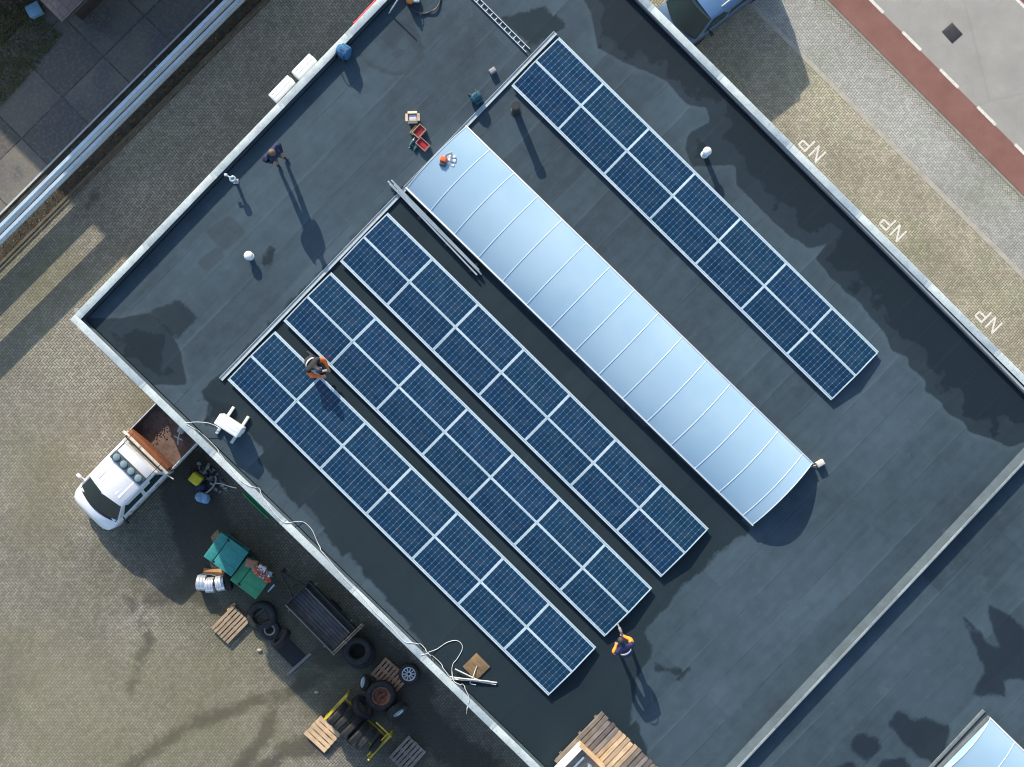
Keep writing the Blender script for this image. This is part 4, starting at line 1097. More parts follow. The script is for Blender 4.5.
def patch(b, c, u0, u1, v0, v1, off=.004, t=.012, m=0):
    """plate over part of quad c = (p00, p10, p11, p01)"""
    f = lambda u, v: lerp3(lerp3(c[0], c[1], u), lerp3(c[3], c[2], u), v)
    b.slab([f(u0, v0), f(u1, v0), f(u1, v1), f(u0, v1)], t, m, off)

def truck():
    root = thing('dropside_truck', 'white double cab truck with open loading bed parked against the building wall', 'truck')
    f = P(87.5, 517, .9); h = P(146.5, 453, 1.4); a = math.atan2(f.y - h.y, f.x - h.x)
    fx = f.xy.to_3d(); dd = Vector((math.cos(a), math.sin(a), 0)); root.location = fx - dd * 2.5; root.rotation_euler = (0, 0, a)
    W = paint('truck_white', (.78, .79, .80))
    b = MB()   # lower cab with rounded nose
    st = [(2.50, .48, .40, .62, .42, .66), (2.46, .66, .34, .74, .58, .80), (2.34, .84, .30, .86, .78, .92), (2.10, .94, .28, .97, .84, 1.04), (1.75, .96, .27, 1.05, .88, 1.13), (1.3, .97, .27, 1.10, .90, 1.16), (-.62, .97, .27, 1.10, .90, 1.16)]
    b.loft([rrect(wb, zb, zs, wt, zt, x) for x, wb, zb, zs, wt, zt in st]); body = b.build('cab_body', W, root, ang_=50)
    # greenhouse
    zb, zr = 1.09, 1.93
    wsb, wst, rr_, rb = 2.02, 1.42, -.50, -.62
    b = MB()
    def ring(x, wb, wt, z0, z1): return [(x, -wb, z0), (x, -wt, z1 - .05), (x, -wt + .08, z1), (x, 0, z1 + .035), (x, wt - .08, z1), (x, wt, z1 - .05), (x, wb, z0)]
    secs = []
    # windscreen curved: base bows forward in the middle
    def sec2(xb, xt, wb, wt, z1, bow):
        return [(xb, -wb, zb), (xt, -wt, z1 - .05), (xt + .02, -wt + .08, z1), (xt + bow, 0, z1 + .03), (xt + .02, wt - .08, z1), (xt, wt, z1 - .05), (xb, wb, zb)]
    b.loft([sec2(1.80, 1.14, .90, .76, zr - .02, .12), sec2(1.0, 1.0, .92, .78, zr + .02, .0), sec2(.3, .3, .92, .78, zr + .03, 0), sec2(rb, rr_, .92, .77, zr, 0)])
    cab = b.build('cab_roof', W, root, ang_=40)
    # ribs pressed in the roof
    b = MB()
    for k in range(7): b.box((.58, -.48 + k * .16, zr + .034), (.8, .08, .012), bev=.005)
    b.build('roof_ribs', W, root)
    # windscreen bowed forward as a strip of plates
    n = 8; b = MB(); hi, lo = [], []
    for k in range(n + 1):
        s_ = -1 + 2 * k / n
        lo.append((1.80 + .20 * (1 - s_ * s_), .85 * s_, zb + .04)); hi.append((1.13 + .13 * (1 - s_ * s_), .71 * s_, zr - .04 + .03 * (1 - s_ * s_)))
    secs = [[Vector(lo[k]), Vector(hi[k]), Vector(hi[k]) + Vector((-.12, 0, -.05)), Vector(lo[k]) + Vector((-.3, 0, -.05))] for k in range(n + 1)]
    b.loft(secs); b.build('windscreen', m_glass, root, ang_=50)
    b = MB(); b.loft([[Vector(lo[k]) + Vector((-.01, 0, -.03)), Vector(lo[k]) + Vector((.09, 0, -.045)), Vector(lo[k]) + Vector((.09, 0, -.06)), Vector(lo[k]) + Vector((-.01, 0, -.06))] for k in range(n + 1)]); b.build('wiper_cowl', m_blackp, root)
    for s_ in (-1, 1):
        q = [(1.58, s_ * .925, zb + .05), (-.58, s_ * .925, zb + .05), (-.50, s_ * .785, zr - .09), (1.06, s_ * .785, zr - .09)]
        if s_ > 0: q = [q[1], q[0], q[3], q[2]]
        for (u0, u1) in (((.03, .47), (.54, .95)) if s_ < 0 else ((.05, .46), (.53, .97))):
            b = MB(); patch(b, q, u0, u1, .08, .92, .0, .014); b.build('side_window', m_glass, root)
        for k in range(2):
            b = MB(); b.box((.95 - k * .95, s_ * .972, .98), (.16, .03, .035), bev=.01); b.build('handle', m_blackp, root)
        b = MB(); b.tube([(1.55, s_ * .93, 1.18), (1.57, s_ * 1.06, 1.24)], .025, 7); b.box((1.57, s_ * 1.14, 1.27), (.10, .18, .22), bev=.035); b.build('wing_mirror', [W if s_ < 0 else m_blackp], root)
        b = MB(); b.box((2.33, s_ * .66, .72), (.14, .24, .16), bev=.05, rz=-s_ * .5); b.build('headlight', M('lamp_glass', (.6, .64, .66), .1), root)
        wheel(root, 1.55, s_ * .86); wheel(root, -1.75, s_ * .84)
        b = MB(); b.box((.5, s_ * .975, .42), (1.9, .05, .12), bev=.02); b.build('sill', m_blackp, root)
    b = MB(); b.box((2.46, 0, .44), (.16, 1.5, .22), bev=.06); b.build('bumper', m_blackp, root)
    b = MB(); b.box((2.50, 0, .50), (.03, .5, .11), bev=.005); b.build('number_plate', M('plate_yellow', (.7, .55, .05), .4), root)
    for s_ in (-1, 1):                                   # shut lines of doors and bonnet
        for x in (1.28, .42, -.5):
            b = MB(); b.box((x, s_ * .9715, .70), (.014, .008, .72)); b.build('door_gap', m_blackp, root)
        b = MB(); b.tube([(1.98, s_ * .1, 1.128), (1.70, s_ * .52, 1.30)], .012, 6); b.build('wiper', m_blackp, root)
        b = MB(); b.box((-.02, s_ * .70, zr + .014), (1.9, .02, .012)); b.build('roof_gutter', m_blackp, root)
    # roof light bar of four round lamps
    b = MB(); b.box((.0, 0, zr + .10), (.34, 1.44, .10), bev=.045, seg=3)
    lb = b.build('light_bar', M('lightbar_grey', (.07, .10, .12), .4, .2), root)
    for k in range(4):
        b = MB(); y = -.51 + k * .34
        b.lathe([(.122, zr + .10), (.125, zr + .175), (.10, zr + .19)], 22, M=Matrix.Translation((.0, y, 0))); b.build('lamp', M('lamp_lens', (.20, .28, .30), .15, var=.2), lb)
        
    # headboard and plank, enlarged to throw more shade on the yard
    b = MB(); b.box((-.70, 0, 1.30), (.05, 2.04, .62), bev=.008); b.box((-.70, 0, 1.68), (.09, 2.10, .05), bev=.01)
    b.build('headboard', M('headboard_cream', (.66, .60, .50), .6, dirt=.3), root)
    b = MB(); b.box((-.64, .0, 1.78), (.05, 1.7, .05), bev=.01); 
    for s_ in (-.84, .84): b.box((-.66, s_, 1.68), (.05, .05, .22))
    b.build('roof_rack_bar', m_blackp, root)
    b = MB(); b.box((-.81, 0, 1.24), (.15, 1.86, .64), bev=.012); b.build('headboard_plank', M('plank_orange', (.22, .075, .03), .7, var=.3, scale=3), root)
    # bed
    bz = .86; xf, xr = -.80, -2.86
    m_floor = M('bed_floor', (.15, .095, .075), .85, var=.55, scale=2.6, dirt=.7, dcol=(.06, .05, .05))
    b = MB(); b.box(((xf + xr) / 2, 0, bz), (xf - xr, 1.90, .06)); b.build('bed_floor', m_floor, root, smooth=False)
    m_side = M('dropside', (.70, .71, .71), .4, .2, dirt=.2); m_sin = M('bed_inner', (.10, .075, .07), .85, var=.4, scale=3)
    for s_ in (-1, 1):
        b = MB(); b.box(((xf + xr) / 2, s_ * .985, bz + .20), (xf - xr, .035, .46), bev=.008); sd = b.build('drop_side', m_side, root)
        b = MB(); b.box(((xf + xr) / 2, s_ * .960, bz + .20), (xf - xr - .04, .012, .40)); b.build('liner', m_sin, sd)
    b = MB(); b.box((xr, 0, bz + .2), (.035, 1.93, .46), bev=.008); b.build('tailgate', m_side, root)
    b = MB(); b.box((-1.2, 0, .55), (3.0, .7, .2)); b.build('chassis', m_blackp, root)
    return root, a
tr, tra = truck()
def on_truck(lx, ly, z): 
    return tr.location + Vector((lx * math.cos(tra) - ly * math.sin(tra), lx * math.sin(tra) + ly * math.cos(tra), z))
m_bark = M('bark_rust', (.20, .125, .09), .9, var=.5, scale=10, bump=.02)
def lumps(name, label, cat, loc, n, sx, sy, h, mats, rz=0, smin=.03, smax=.1, kind=None, group=None):
    b = MB()
    for k in range(n):
        a = rnd.uniform(0, 6.28); q = math.sqrt(rnd.random()); x, y = q * math.cos(a) * sx, q * math.sin(a) * sy; s = rnd.uniform(smin, smax)
        z = h * (1 - q * q) * rnd.uniform(.3, 1) + s * .35
        rt = Matrix.Rotation(rnd.uniform(0, 3), 4, 'Z') @ Matrix.Rotation(rnd.uniform(-.5, .5), 4, 'X')
        if k % 2: b.ico((x, y, z), s, (1, rnd.uniform(.5, 1), rnd.uniform(.4, .8)), 1, rnd.randrange(len(mats)), rt, .15)
        else: b.box((x, y, z), (s * 1.8, s * rnd.uniform(.6, 1.4), s * .7), rot=rt, m=rnd.randrange(len(mats)), bev=s * .12, seg=1)
    o = b.build(name, mats, loc=loc, rz=rz); return tag(o, label, cat, group, kind)
lumps('debris', 'loose rust brown rubble and bark lying on the truck bed', 'rubble', on_truck(-1.35, -.38, .89), 90, .60, .45, .02, [m_bark, M('bark_tan', (.28, .18, .13), .9), M('bark_dark', (.14, .09, .07), .9)], tra, .012, .035, kind='stuff')
root = thing('strimmer', 'grey machine with handles lying in the back of the truck bed', 'machine', on_truck(-2.0, .25, .89), tra + .3)
b = MB(); b.box((0, 0, .14), (.30, .24, .24), bev=.05, seg=3); b.build('engine', M('engine_grey', (.36, .38, .40), .45, .2), root)
b = MB(); b.tube([(.1, 0, .22), (.3, .05, .3), (.5, .16, .32)], .018, 7); b.tube([(.3, -.12, .3), (.3, .22, .3)], .016, 7); b.build('handlebar', m_galv, root)
b = MB(); b.tube([(-.1, .0, .2), (-.5, -.1, .12)], .02, 7); b.build('shaft', m_galv, root)
b = MB(); b.tube([on_truck(-.62, 1.03, 1.5), on_truck(-.66, 1.30, 1.46)], .02, 7); tag(b.build('marker_pole', m_unit), 'thin pale pole sticking out beside the truck headboard', 'pole')

def car():
    root = thing('parked_van', 'dark blue van with roof rails parked against the upper right building edge', 'van')
    # heading lower-left, nose hidden behind the roof edge
    a = ang(775, -15, 691, 50)
    dd = Vector((math.cos(a), math.sin(a), 0)); nn_ = Vector((-dd.y, dd.x, 0))
    # right rear corner of the roof throws the far shadow corner
    rr = P(775, -15, 0)
    loc = rr + dd * 2.2 - nn_ * .9
    root.location = loc; root.rotation_euler = (0, 0, a)
    pt = paint('van_blue', (.045, .10, .19)); grey = paint('van_bonnet', (.20, .24, .27))
    b = MB()
    st = [(2.38, .58, .34, .60, .5, .66), (2.30, .74, .30, .76, .64, .82), (2.05, .84, .26, .88, .74, .95), (1.3, .89, .24, .96, .80, 1.06), (.9, .9, .24, 1.0, .84, 1.1), (-2.1, .9, .24, 1.0, .84, 1.1), (-2.22, .84, .3, .95, .78, 1.06)]
    b.loft([rrect(*s_[1:], s_[0]) for s_ in st]); b.build('body', pt, root, ang_=50)
    zb, zr = 1.03, 1.94
    b = MB()
    def sec2(xb, xt, wb, wt, z1): return [(xb, -wb, zb), (xt, -wt, z1 - .06), (xt, -wt + .09, z1), (xt, 0, z1 + .03), (xt, wt - .09, z1), (xt, wt, z1 - .06), (xb, wb, zb)]
    b.loft([sec2(1.45, .88, .85, .74, zr - .03), sec2(.2, .2, .86, .77, zr), sec2(-1.3, -1.3, .86, .77, zr), sec2(-2.18, -2.08, .84, .70, zr - .04)])
    b.build('roof', paint('van_roof', (.10, .20, .36)), root, ang_=42)  # roof paint lighter than the body, reflected sky put into its colour
    n = 8; lo, hi = [], []
    for k in range(n + 1):
        s_ = -1 + 2 * k / n
        lo.append(Vector((1.50 + .22 * (1 - s_ * s_), .82 * s_, zb + .04))); hi.append(Vector((.93 + .10 * (1 - s_ * s_), .70 * s_, zr - .05 + .02 * (1 - s_ * s_))))
    b = MB(); b.loft([[lo[k], hi[k], hi[k] + Vector((-.15, 0, -.04)), lo[k] + Vector((-.4, 0, -.05))] for k in range(n + 1)]); b.build('windscreen', m_glass, root, ang_=50)
    b = MB(); b.tube([lo[k] + Vector((0, 0, .012)) for k in range(n + 1)], .018, 6); b.tube([hi[k] + Vector((.005, 0, .005)) for k in range(n + 1)], .02, 6); b.build('windscreen_seal', m_blackp, root)
    for s_ in (-1, 1):
        q = [(1.28, s_ * .865, zb + .04), (-2.1, s_ * .865, zb + .04), (-2.0, s_ * .765, zr - .09), (.84, s_ * .765, zr - .09)]
        if s_ > 0: q = [q[1], q[0], q[3], q[2]]
        for (u0, u1) in ((.03, .33), (.36, .66), (.69, .97)):
            b = MB(); patch(b, q, u0, u1, .06, .92, .0, .014); b.build('side_window', m_glass, root)
        b = MB(); b.tube([(.35, s_ * .60, zr + .0), (.25, s_ * .60, zr + .06), (-1.5, s_ * .60, zr + .06), (-1.6, s_ * .60, zr)], .02, 7); b.build('roof_rail', m_alu, root)
        b = MB(); b.tube([(.95, s_ * .86, 1.1), (.97, s_ * .97, 1.13)], .022, 6); b.box((.97, s_ * 1.03, 1.15), (.1, .16, .14), bev=.03); b.build('wing_mirror', m_blackp, root)
        b = MB(); b.box((1.97, s_ * .62, .74), (.16, .24, .14), bev=.04, rz=-s_ * .5); b.build('headlight', M('lamp_glass', (.6, .64, .66), .1), root)
        wheel(root, 1.28, s_ * .80, .31, .2); wheel(root, -1.3, s_ * .80, .31, .2)
    b = MB(); b.box((-.5, 0, zr + .028), (.8, .02, .012)); b.build('roof_seam', m_alu, root)
    b = MB()
    for y in (-.22, .22): b.box((-.55, y, zr + .024), (1.35, .022, .014), bev=.004)
    b.build('roof_strip', m_alu, root)
    b = MB(); b.box((2.03, 0, .42), (.14, 1.4, .2), bev=.05); b.build('bumper', m_blackp, root)
    b = MB(); b.box((1.05, .1, 1.0), (.3, .9, .06), bev=.02); b.build('dashboard', m_blackp, root)
car()

# ------------------------------------------------------------------ yard clutter
def container(name, label, cx_, cy_, rz, L, W, H, col, split, axle=True):
    root = thing(name, label, 'waste bin', P(cx_, cy_, 0), rz)
    loc = P(cx_, cy_, H); root.location = (loc.x, loc.y, 0)
    mt = M(name + '_pl_%d' % int(col[1] * 1e3), col, .55, var=.22, scale=5, dirt=.3, dcol=tuple(c * .5 + .02 for c in col))
    b = MB(); b.loft([[(sx * L * k / 2, sy * W * k / 2, z) for sx, sy in ((-1, -1), (1, -1), (1, 1), (-1, 1))] for k, z in ((.84, .16), (.86, .2), (.98, H - .12), (1.0, H - .1), (1.0, H - .06))]); b.build('bin_body', mt, root, smooth=False)
    xs = -L / 2 + L * split
    for (x0, x1, tl) in ((-L / 2 - .02, xs - .012, 0.05), (xs + .012, L / 2 + .02, 0.03)):
        b = MB(); b.box(((x0 + x1) / 2, 0, H - .03), (x1 - x0, W + .06, .06), bev=.022, seg=3, rot=Matrix.Rotation(rnd.uniform(-.02, .02), 4, 'Y'))
        nrib = 2 if x1 - x0 > .4 else 0
        for k in range(nrib): b.box(((x0 + x1) / 2, (-.5 + k) * W * .5, H + .004), ((x1 - x0) * .86, .03, .014), bev=.005, seg=1)
        b.build('lid', mt, root)
    for sx in (-1, 1):
        for sy in (-1, 1):
            b = MB(); b.lathe([(.05, -.025), (.085, -.022), (.085, .022), (.05, .025)], 16, M=Matrix.Translation((sx * L * .36, sy * W * .36, .086)) @ Matrix.Rotation(math.pi / 2, 4, 'X')); b.box((sx * L * .36, sy * W * .36, .15), (.06, .07, .06)); b.build('caster', m_blackp, root)
    for sy in (-1, 1):
        b = MB(); b.tube([(-L * .3, sy * (W / 2 + .04), H - .16), (L * .3, sy * (W / 2 + .04), H - .16)], .018, 7); b.build('handle', m_blackp, root)
        b = MB(); b.box((xs, sy * (W / 2 - .05), H + .01), (.10, .06, .04), bev=.01); b.build('hinge', m_blackp, root)
    return root
container('waste_bin', 'large teal green bin with closed lid standing beside the silver drums', 226, 554.5, R(-36), 1.14, .98, 1.18, (.03, .24, .225), .30)
container('waste_bin', 'smaller green bin with cardboard rubbish piled on one side of its lid', 251.5, 578, R(-37), 1.08, .96, 1.05, (.035, .25, .125), .30)
# rubbish on the green bin
zt = 1.055
rub = [M('rub_red', (.48, .045, .03), .6), M('rub_orange', (.62, .19, .08), .6), M('rub_white', (.6, .62, .66), .5), M('rub_brown', (.30, .16, .10), .8), M('rub_grey', (.3, .33, .36), .5)]
bc = P(261, 571.5, zt)
for i, (dx, dy, L, W, H, rz, mi, lb) in enumerate(((-.30, .28, .42, .26, .18, -.2, 3, 'brown flattened carton at the upper end of the rubbish on the green bin'), (.02, -.08, .66, .2, .12, -.72, 1, 'long orange carton among the rubbish on the green bin'),
        (.06, .12, .28, .2, .2, -.5, 2, 'white carton among the rubbish on the green bin'), (.3, -.3, .16, .13, .16, .3, 0, 'dark red carton at the lower end of the rubbish on the green bin'), (.3, -.06, .2, .16, .14, -.3, 4, 'grey carton at the wall side of the rubbish on the green bin'))):
    b = MB(); b.box((0, 0, H / 2), (L, W, H), bev=.012); b.box((0, 0, H + .002), (L * .96, .03, .006)); b.box((L * .2, W * .22, H + .003), (L * .3, W * .3, .006))
    tag(b.build('rubbish_carton', rub[mi], loc=bc + Vector((dx, dy, .002)), rz=rz), lb, 'carton')
lumps('litter', 'small mixed red and white litter heaped on the green bin', 'litter', bc + Vector((.0, .02, .12)), 60, .38, .2, .12, rub, R(-40), .02, .06, 'stuff')
lo_ = P(271, 588, zt); b = MB(); b.box((0, 0, .02), (.34, .03, .03), rz=.9); b.box((.05, .02, .05), (.24, .03, .02), rz=.8); tag(b.build('plastic_strip', M('strip_blue', (.35, .52, .62), .4), loc=lo_), 'pale blue strip at the lower corner of the green bin lid', 'strip')
# silver drums lying side by side
dm = M('drum_steel', (.60, .63, .67), .28, .55, var=.15, scale=4)
for i, (px, py, rz, lb) in enumerate(((201.8, 582.8, R(-4), 'silver steel drum lying at the left end of the three'), (210.3, 585, R(4), 'silver steel drum lying in the middle of the three'), (221, 583.2, R(10), 'silver steel drum lying nearest the green bins, beside the small tyre'))):
    root = thing('steel_drum', lb, 'drum', P(px, py, .27) - Vector((0, 0, .27)), rz, 'silver steel drums lying in a row'); r = .275; L = .30
    Mx = Matrix.Translation((0, 0, r + .012)) @ Matrix.Rotation(math.pi / 2, 4, 'Y')
    b = MB(); b.lathe([(r * .82, -L / 2 + .02), (r * .95, -L / 2), (r, -L / 2 + .02), (r * .985, -L / 4), (r * 1.02, -L * .18), (r * .985, -L * .1), (r * .985, L * .1), (r * 1.02, L * .18), (r * .985, L / 4), (r, L / 2 - .02), (r * .95, L / 2), (r * .82, L / 2 - .02)], 36, M=Mx); b.build('shell', dm, root)
    b = MB(); b.lathe([(.05, L / 2 - .02), (.045, L / 2 + .01), (.02, L / 2 + .012)], 14, M=Mx); b.build('bung', m_blackp, root)
def tyre(name, label, px, py, R_, w, rz=0, tilt=None, z=0.0, rim=None, stack=None, group='tyres scattered in the yard', ri=.56, rimdepth=.35):
    """tilt: matrix from lying flat; z: height of the centre"""
    loc = P(px, py, z); root = thing(name, label, 'tyre', (loc.x, loc.y, z), 0, group)
    T = tilt if tilt is not None else Matrix.Identity(4)
    Mx = Matrix.Rotation(rz, 4, 'Z') @ T
    b = MB(); pr = []
    for k in range(20):
        q = 2 * math.pi * k / 20; cx2 = math.copysign(abs(math.cos(q)) ** .7, math.cos(q)); sz = math.copysign(abs(math.sin(q)) ** .6, math.sin(q))
        pr.append((R_ * (1 + ri) / 2 + cx2 * R_ * (1 - ri) / 2, sz * w / 2))
    b.lathe(pr, 44, M=Mx, closed=True)
    for k in range(36):   # tread blocks
        q = 2 * math.pi * k / 36
        for sgn in (-1, 1):
            b.box(Mx @ Vector((math.cos(q + sgn * .04) * (R_ + .002), math.sin(q + sgn * .04) * (R_ + .002), sgn * w * .2)), (.014, R_ * .11, w * .3), rot=Mx.to_3x3().to_4x4() @ Matrix.Rotation(q + sgn * .04, 4, 'Z'))
    b.build('rubber', m_tyre, root, ang_=50)
    if rim == 'ring':
        b = MB(); b.lathe([(R_ * ri * 1.0, -.02), (R_ * ri * 1.02, w * .42), (R_ * ri * .9, w * .5), (R_ * ri * .72, w * .44), (R_ * ri * .70, w * .1), (R_ * ri * .72, -.05)], 36, M=Mx, closed=True); b.build('rim', M('rim_grey', (.23, .24, .25), .5, .2, var=.3), root)
    elif rim == 'alloy':
        b = MB(); q = R_ * ri
        b.lathe([(q * 1.02, -w * .3), (q * 1.04, w * .44), (q * .94, w * .48), (q * .88, w * .40), (q * .86, -w * .2)], 40, M=Mx, closed=True)
        for k in range(10):
            a = 2 * math.pi * k / 10; b.box(Mx @ Vector((math.cos(a) * q * .6, math.sin(a) * q * .6, w * .3)), (q * .66, q * .16, .03), rot=Mx.to_3x3().to_4x4() @ Matrix.Rotation(a, 4, 'Z'), bev=.006)
        b.lathe([(q * .34, w * .22), (q * .34, w * .34), (q * .2, w * .36), (q * .2, w * .2)], 28, M=Mx, closed=True); b.build('rim', M('rim_bright', (.66, .67, .68), .35, .4), root)
    elif rim == 'rust':
        b = MB(); q = R_ * ri
        b.lathe([(q * 1.02, -w * .3), (q * 1.03, w * .36), (q * .86, w * .3), (q * .78, .0), (q * .42, -w * .1), (q * .36, -w * .12), (q * .36, -w * .25)], 36, M=Mx); b.build('rim', M('rim_rust', (.22, .095, .06), .85, .1, var=.5, scale=6), root)
        b = MB(); b.box(Mx @ Vector((.02, .02, w * .08)), (q * .9, q * .32, .03), rot=Mx.to_3x3().to_4x4() @ Matrix.Rotation(.5, 4, 'Z')); b.build('rim_plate', M('rust_plate', (.20, .07, .04), .85), root)
    elif rim == 'disc':
        b = MB(); q = R_ * ri
        b.lathe([(q * 1.02, w * .2), (q, w * .42), (q * .8, w * .3), (q * .3, w * .34), (.01, w * .4)], 32, M=Mx); b.build('rim', M('rim_disc', (.42, .50, .54), .35, .3), root)
    return root
def standing(axis_rz, lean=0.0):      # wheel on edge, its axle along axis_rz
    return Matrix.Rotation(axis_rz, 4, 'Z') @ Matrix.Rotation(math.pi / 2 - lean, 4, 'Y')
V45 = R(45.5)
tyre('tyre', 'small dark tyre on edge between the silver drums and the green bin', 229.3, 582.5, .27, .20, 0, standing(R(5)), .272)
tyre('tyre', 'large tyre lying flat between the green bin and the trailer', 262, 616, .52, .28, 0, Matrix.Rotation(.06, 4, 'X'), .16)
tyre('tyre', 'tyre lying flat with a grey rim ring facing up beside the worn pallet', 270, 629.5, .36, .24, 0, Matrix.Rotation(.05, 4, 'Y'), .15, rim='ring')
tyre('tyre', 'tyre leaning on edge beside the trailer drawbar', 281, 638.5, .40, .24, 0, standing(R(135), .35), .41)
tyre('tyre', 'lower of two big stacked tyres at the trailer tail end', 360, 653, .53, .29, 0, None, .15)
tyre('tyre', 'upper of two big stacked tyres at the trailer tail end', 357.5, 650.5, .50, .27, 0, Matrix.Rotation(.04, 4, 'X'), .45)
tyre('tyre', 'wheel with a bright silver multi spoke rim lying near the wall', 409, 673.5, .36, .24, 0, None, .125, rim='alloy', ri=.66)
tyre('tyre', 'big tyre with rusty brown rim lying on the brown pallet', 381, 695.5, .53, .30, 0, Matrix.Rotation(.08, 4, 'Y'), .32, rim='rust', ri=.60)
tyre('tyre', 'small wheel on edge with a pale blue grey disc beside the brown pallet', 364.5, 682.5, .27, .17, 0, standing(R(165), .42), .25, rim='disc', ri=.7)
tyre('tyre', 'bare dark tyre leaning on edge between the rack and the rusty wheel', 362.5, 707.5, .45, .24, 0, standing(R(38), .40), .46)
tyre('tyre', 'tyre leaning on edge on the wall side of the rusty wheel', 397, 711, .42, .24, 0, standing(R(-50), .45), .42, rim='disc', ri=.5)
# yellow tyre rack with five tyres
def rack():
    cs = [P(347, 695, .75), P(391, 736, .75), P(370, 757, .75), P(324, 720, .75)]
    c = sum(cs, Vector()) / 4; a = (cs[1] - cs[0]); rz = math.atan2(a.y, a.x); L = ((cs[1] - cs[0]).length + (cs[2] - cs[3]).length) / 2; W = ((cs[3] - cs[0]).length + (cs[2] - cs[1]).length) / 2
    root = thing('tyre_rack', 'yellow steel rack holding a row of used tyres', 'rack', (c.x, c.y, 0), rz)
    y_ = M('rack_yellow', (.55, .42, .03), .5, var=.3, scale=5, dirt=.3)
    for sx in (-1, 1):
        for sy in (-1, 1):
            b = MB(); b.box((sx * L / 2, sy * W / 2, .44), (.06, .06, .88), bev=.006); b.build('post', y_, root)
        b = MB(); b.box((sx * L / 2, 0, .76), (.05, W - .06, .05), bev=.006); b.box((sx * L / 2, 0, .34), (.05, W - .06, .05), bev=.006); b.build('end_bar', y_, root)
    b = MB(); b.box((-L / 2 + .0, 0, .86), (.09, W * .98, .03)); b.build('end_cap', y_, root)
    for sy in (-1, 1):
        b = MB(); b.box((0, sy * W * .25, .20), (L - .05, .05, .05)); b.build('support_bar', y_, root)
    b = MB(); b.box((L / 2 - .36, W / 2, .76), (.66, .05, .05), bev=.006); b.build('side_bar', y_, root)
    b = MB(); b.box((L / 2 - .13, .02, .80), (.045, W - .06, .05), bev=.006); b.build('end_bar', y_, root)
    return root, c, rz, L, W
rk, rc, rrz, rL, rW = rack()
for i, (px, py, rr, w, lb) in enumerate(((337.5, 713.5, .45, .25, 'tyre standing in the yellow rack nearest its end bar by the trailer'), (344.5, 719.5, .46, .25, 'second tyre in the yellow rack, counted from the trailer end'), (351.5, 727, .48, .24, 'third tyre in the yellow rack, dusty grey tread'),
        (358, 732.5, .48, .24, 'fourth tyre in the yellow rack, beside the white rimmed one'), (366.5, 738.5, .47, .25, 'tyre in the yellow rack with a thin white stripe on its side'), (376.5, 744, .36, .2, 'smallest tyre in the yellow rack, at the end by the grey pallet'))):
    tyre('tyre', lb, px, py, rr, w, 0, standing(rrz + rnd.uniform(-.12, .12), rnd.uniform(-.12, .12)), .235 + rr * .93 , rim='ring' if i == 4 else None, group='tyres in the yellow rack', ri=.62)

# trailer
def trailer():
    zb = .62
    cs = [P(285.5, 604.5, .95), P(309, 582, .95), P(355, 629, .95), P(332, 653, .95)]
    c = sum(cs, Vector()) / 4; a = cs[2] - cs[1]; rz = math.atan2(a.y, a.x)
    L = ((cs[2] - cs[1]).length + (cs[3] - cs[0]).length) / 2; W = ((cs[1] - cs[0]).length + (cs[2] - cs[3]).length) / 2
    root = thing('trailer', 'small open trailer with a grey plank floor and wooden tailboard', 'trailer', (c.x, c.y, 0), rz)
    pk = wood('trailer_plank', (.10, .10, .105), var=.5)
    b = MB(); n = 7; yw = (W * .74) / n
    for k in range(n): b.box((0, -W / 2 + .05 + (k + .5) * yw, zb), (L - .06, yw * .93, .03), bev=.003, seg=1)
    b.build('floor_boards', pk, root)
    md = M('trailer_steel', (.05, .05, .052), .6, .3, var=.3)
    b = MB(); b.box((0, W / 2 - .14, zb - .03), (L - .05, .20, .02)); b.build('side_tray', md, root)
    for sy, col in ((-1, M('trailer_edge', (.26, .25, .23), .5, .3)), (1, md)):
        b = MB(); b.box((0, sy * W / 2, zb + .16), (L, .035, .34), bev=.006); b.build('side_board', col, root)
    b = MB(); b.box((0, W / 2 - .26, zb + .10), (L - .1, .03, .2)); b.build('inner_rail', M('trailer_edge', (.26, .25, .23), .5, .3), root)
    b = MB(); b.box((-L / 2, 0, zb + .14), (.035, W - .04, .30), bev=.006); b.build('front_board', md, root)
    wt = wood('tail_wood', (.34, .25, .17))
    for k in range(2):
        b = MB(); b.box((L / 2 + .03 + k * .07, .12, zb + .18 - k * .03), (.045, W + .34, .12), bev=.006); b.build('tail_board', wt, root)
    for k, y in enumerate((-W / 2 - .02, 0, W / 2 + .14)):
        b = MB(); b.box((L / 2 + .065, y, zb + .24), (.14, .05, .06), bev=.006); b.build('latch', M('trailer_edge', (.26, .25, .23), .5, .3), root)
    for x in (-L * .4, L * .36):
        for sy in (-1, 1):
            b = MB(); b.box((x, sy * (W / 2 + .06), zb + .12), (.05, .12, .05)); b.build('hook', M('trailer_edge', (.26, .25, .23), .5, .3), root)
    for sy in (-1, 1): wheel(root, .1, sy * (W / 2 - .10) , .29, .17)
    b = MB(); b.box((0, 0, zb - .1), (L * .95, .1, .08)); b.box((.1, 0, .32), (.08, W - .2, .06)); b.tube([(-L / 2, .3, zb - .1), (-L / 2 - .95, 0, zb - .14)], .035, 7); b.tube([(-L / 2, -.3, zb - .1), (-L / 2 - .95, 0, zb - .14)], .035, 7); b.build('chassis', md, root)
    b = MB(); b.tube([(-L / 2 - .9, 0, zb - .14), (-L / 2 - .9, 0, .02)], .03, 8); b.box((-L / 2 - .9, 0, .012), (.16, .16, .02)); b.build('prop_stand', md, root)
trailer()
b = MB(); b.box((0, 0, .03), (1.15, .10, .05), bev=.006); tag(b.build('timber_beam', wood('beam_grey', (.22, .23, .22)), loc=P(299, 664, 0), rz=R(42)), 'grey timber beam lying on the paving below the trailer', 'beam')
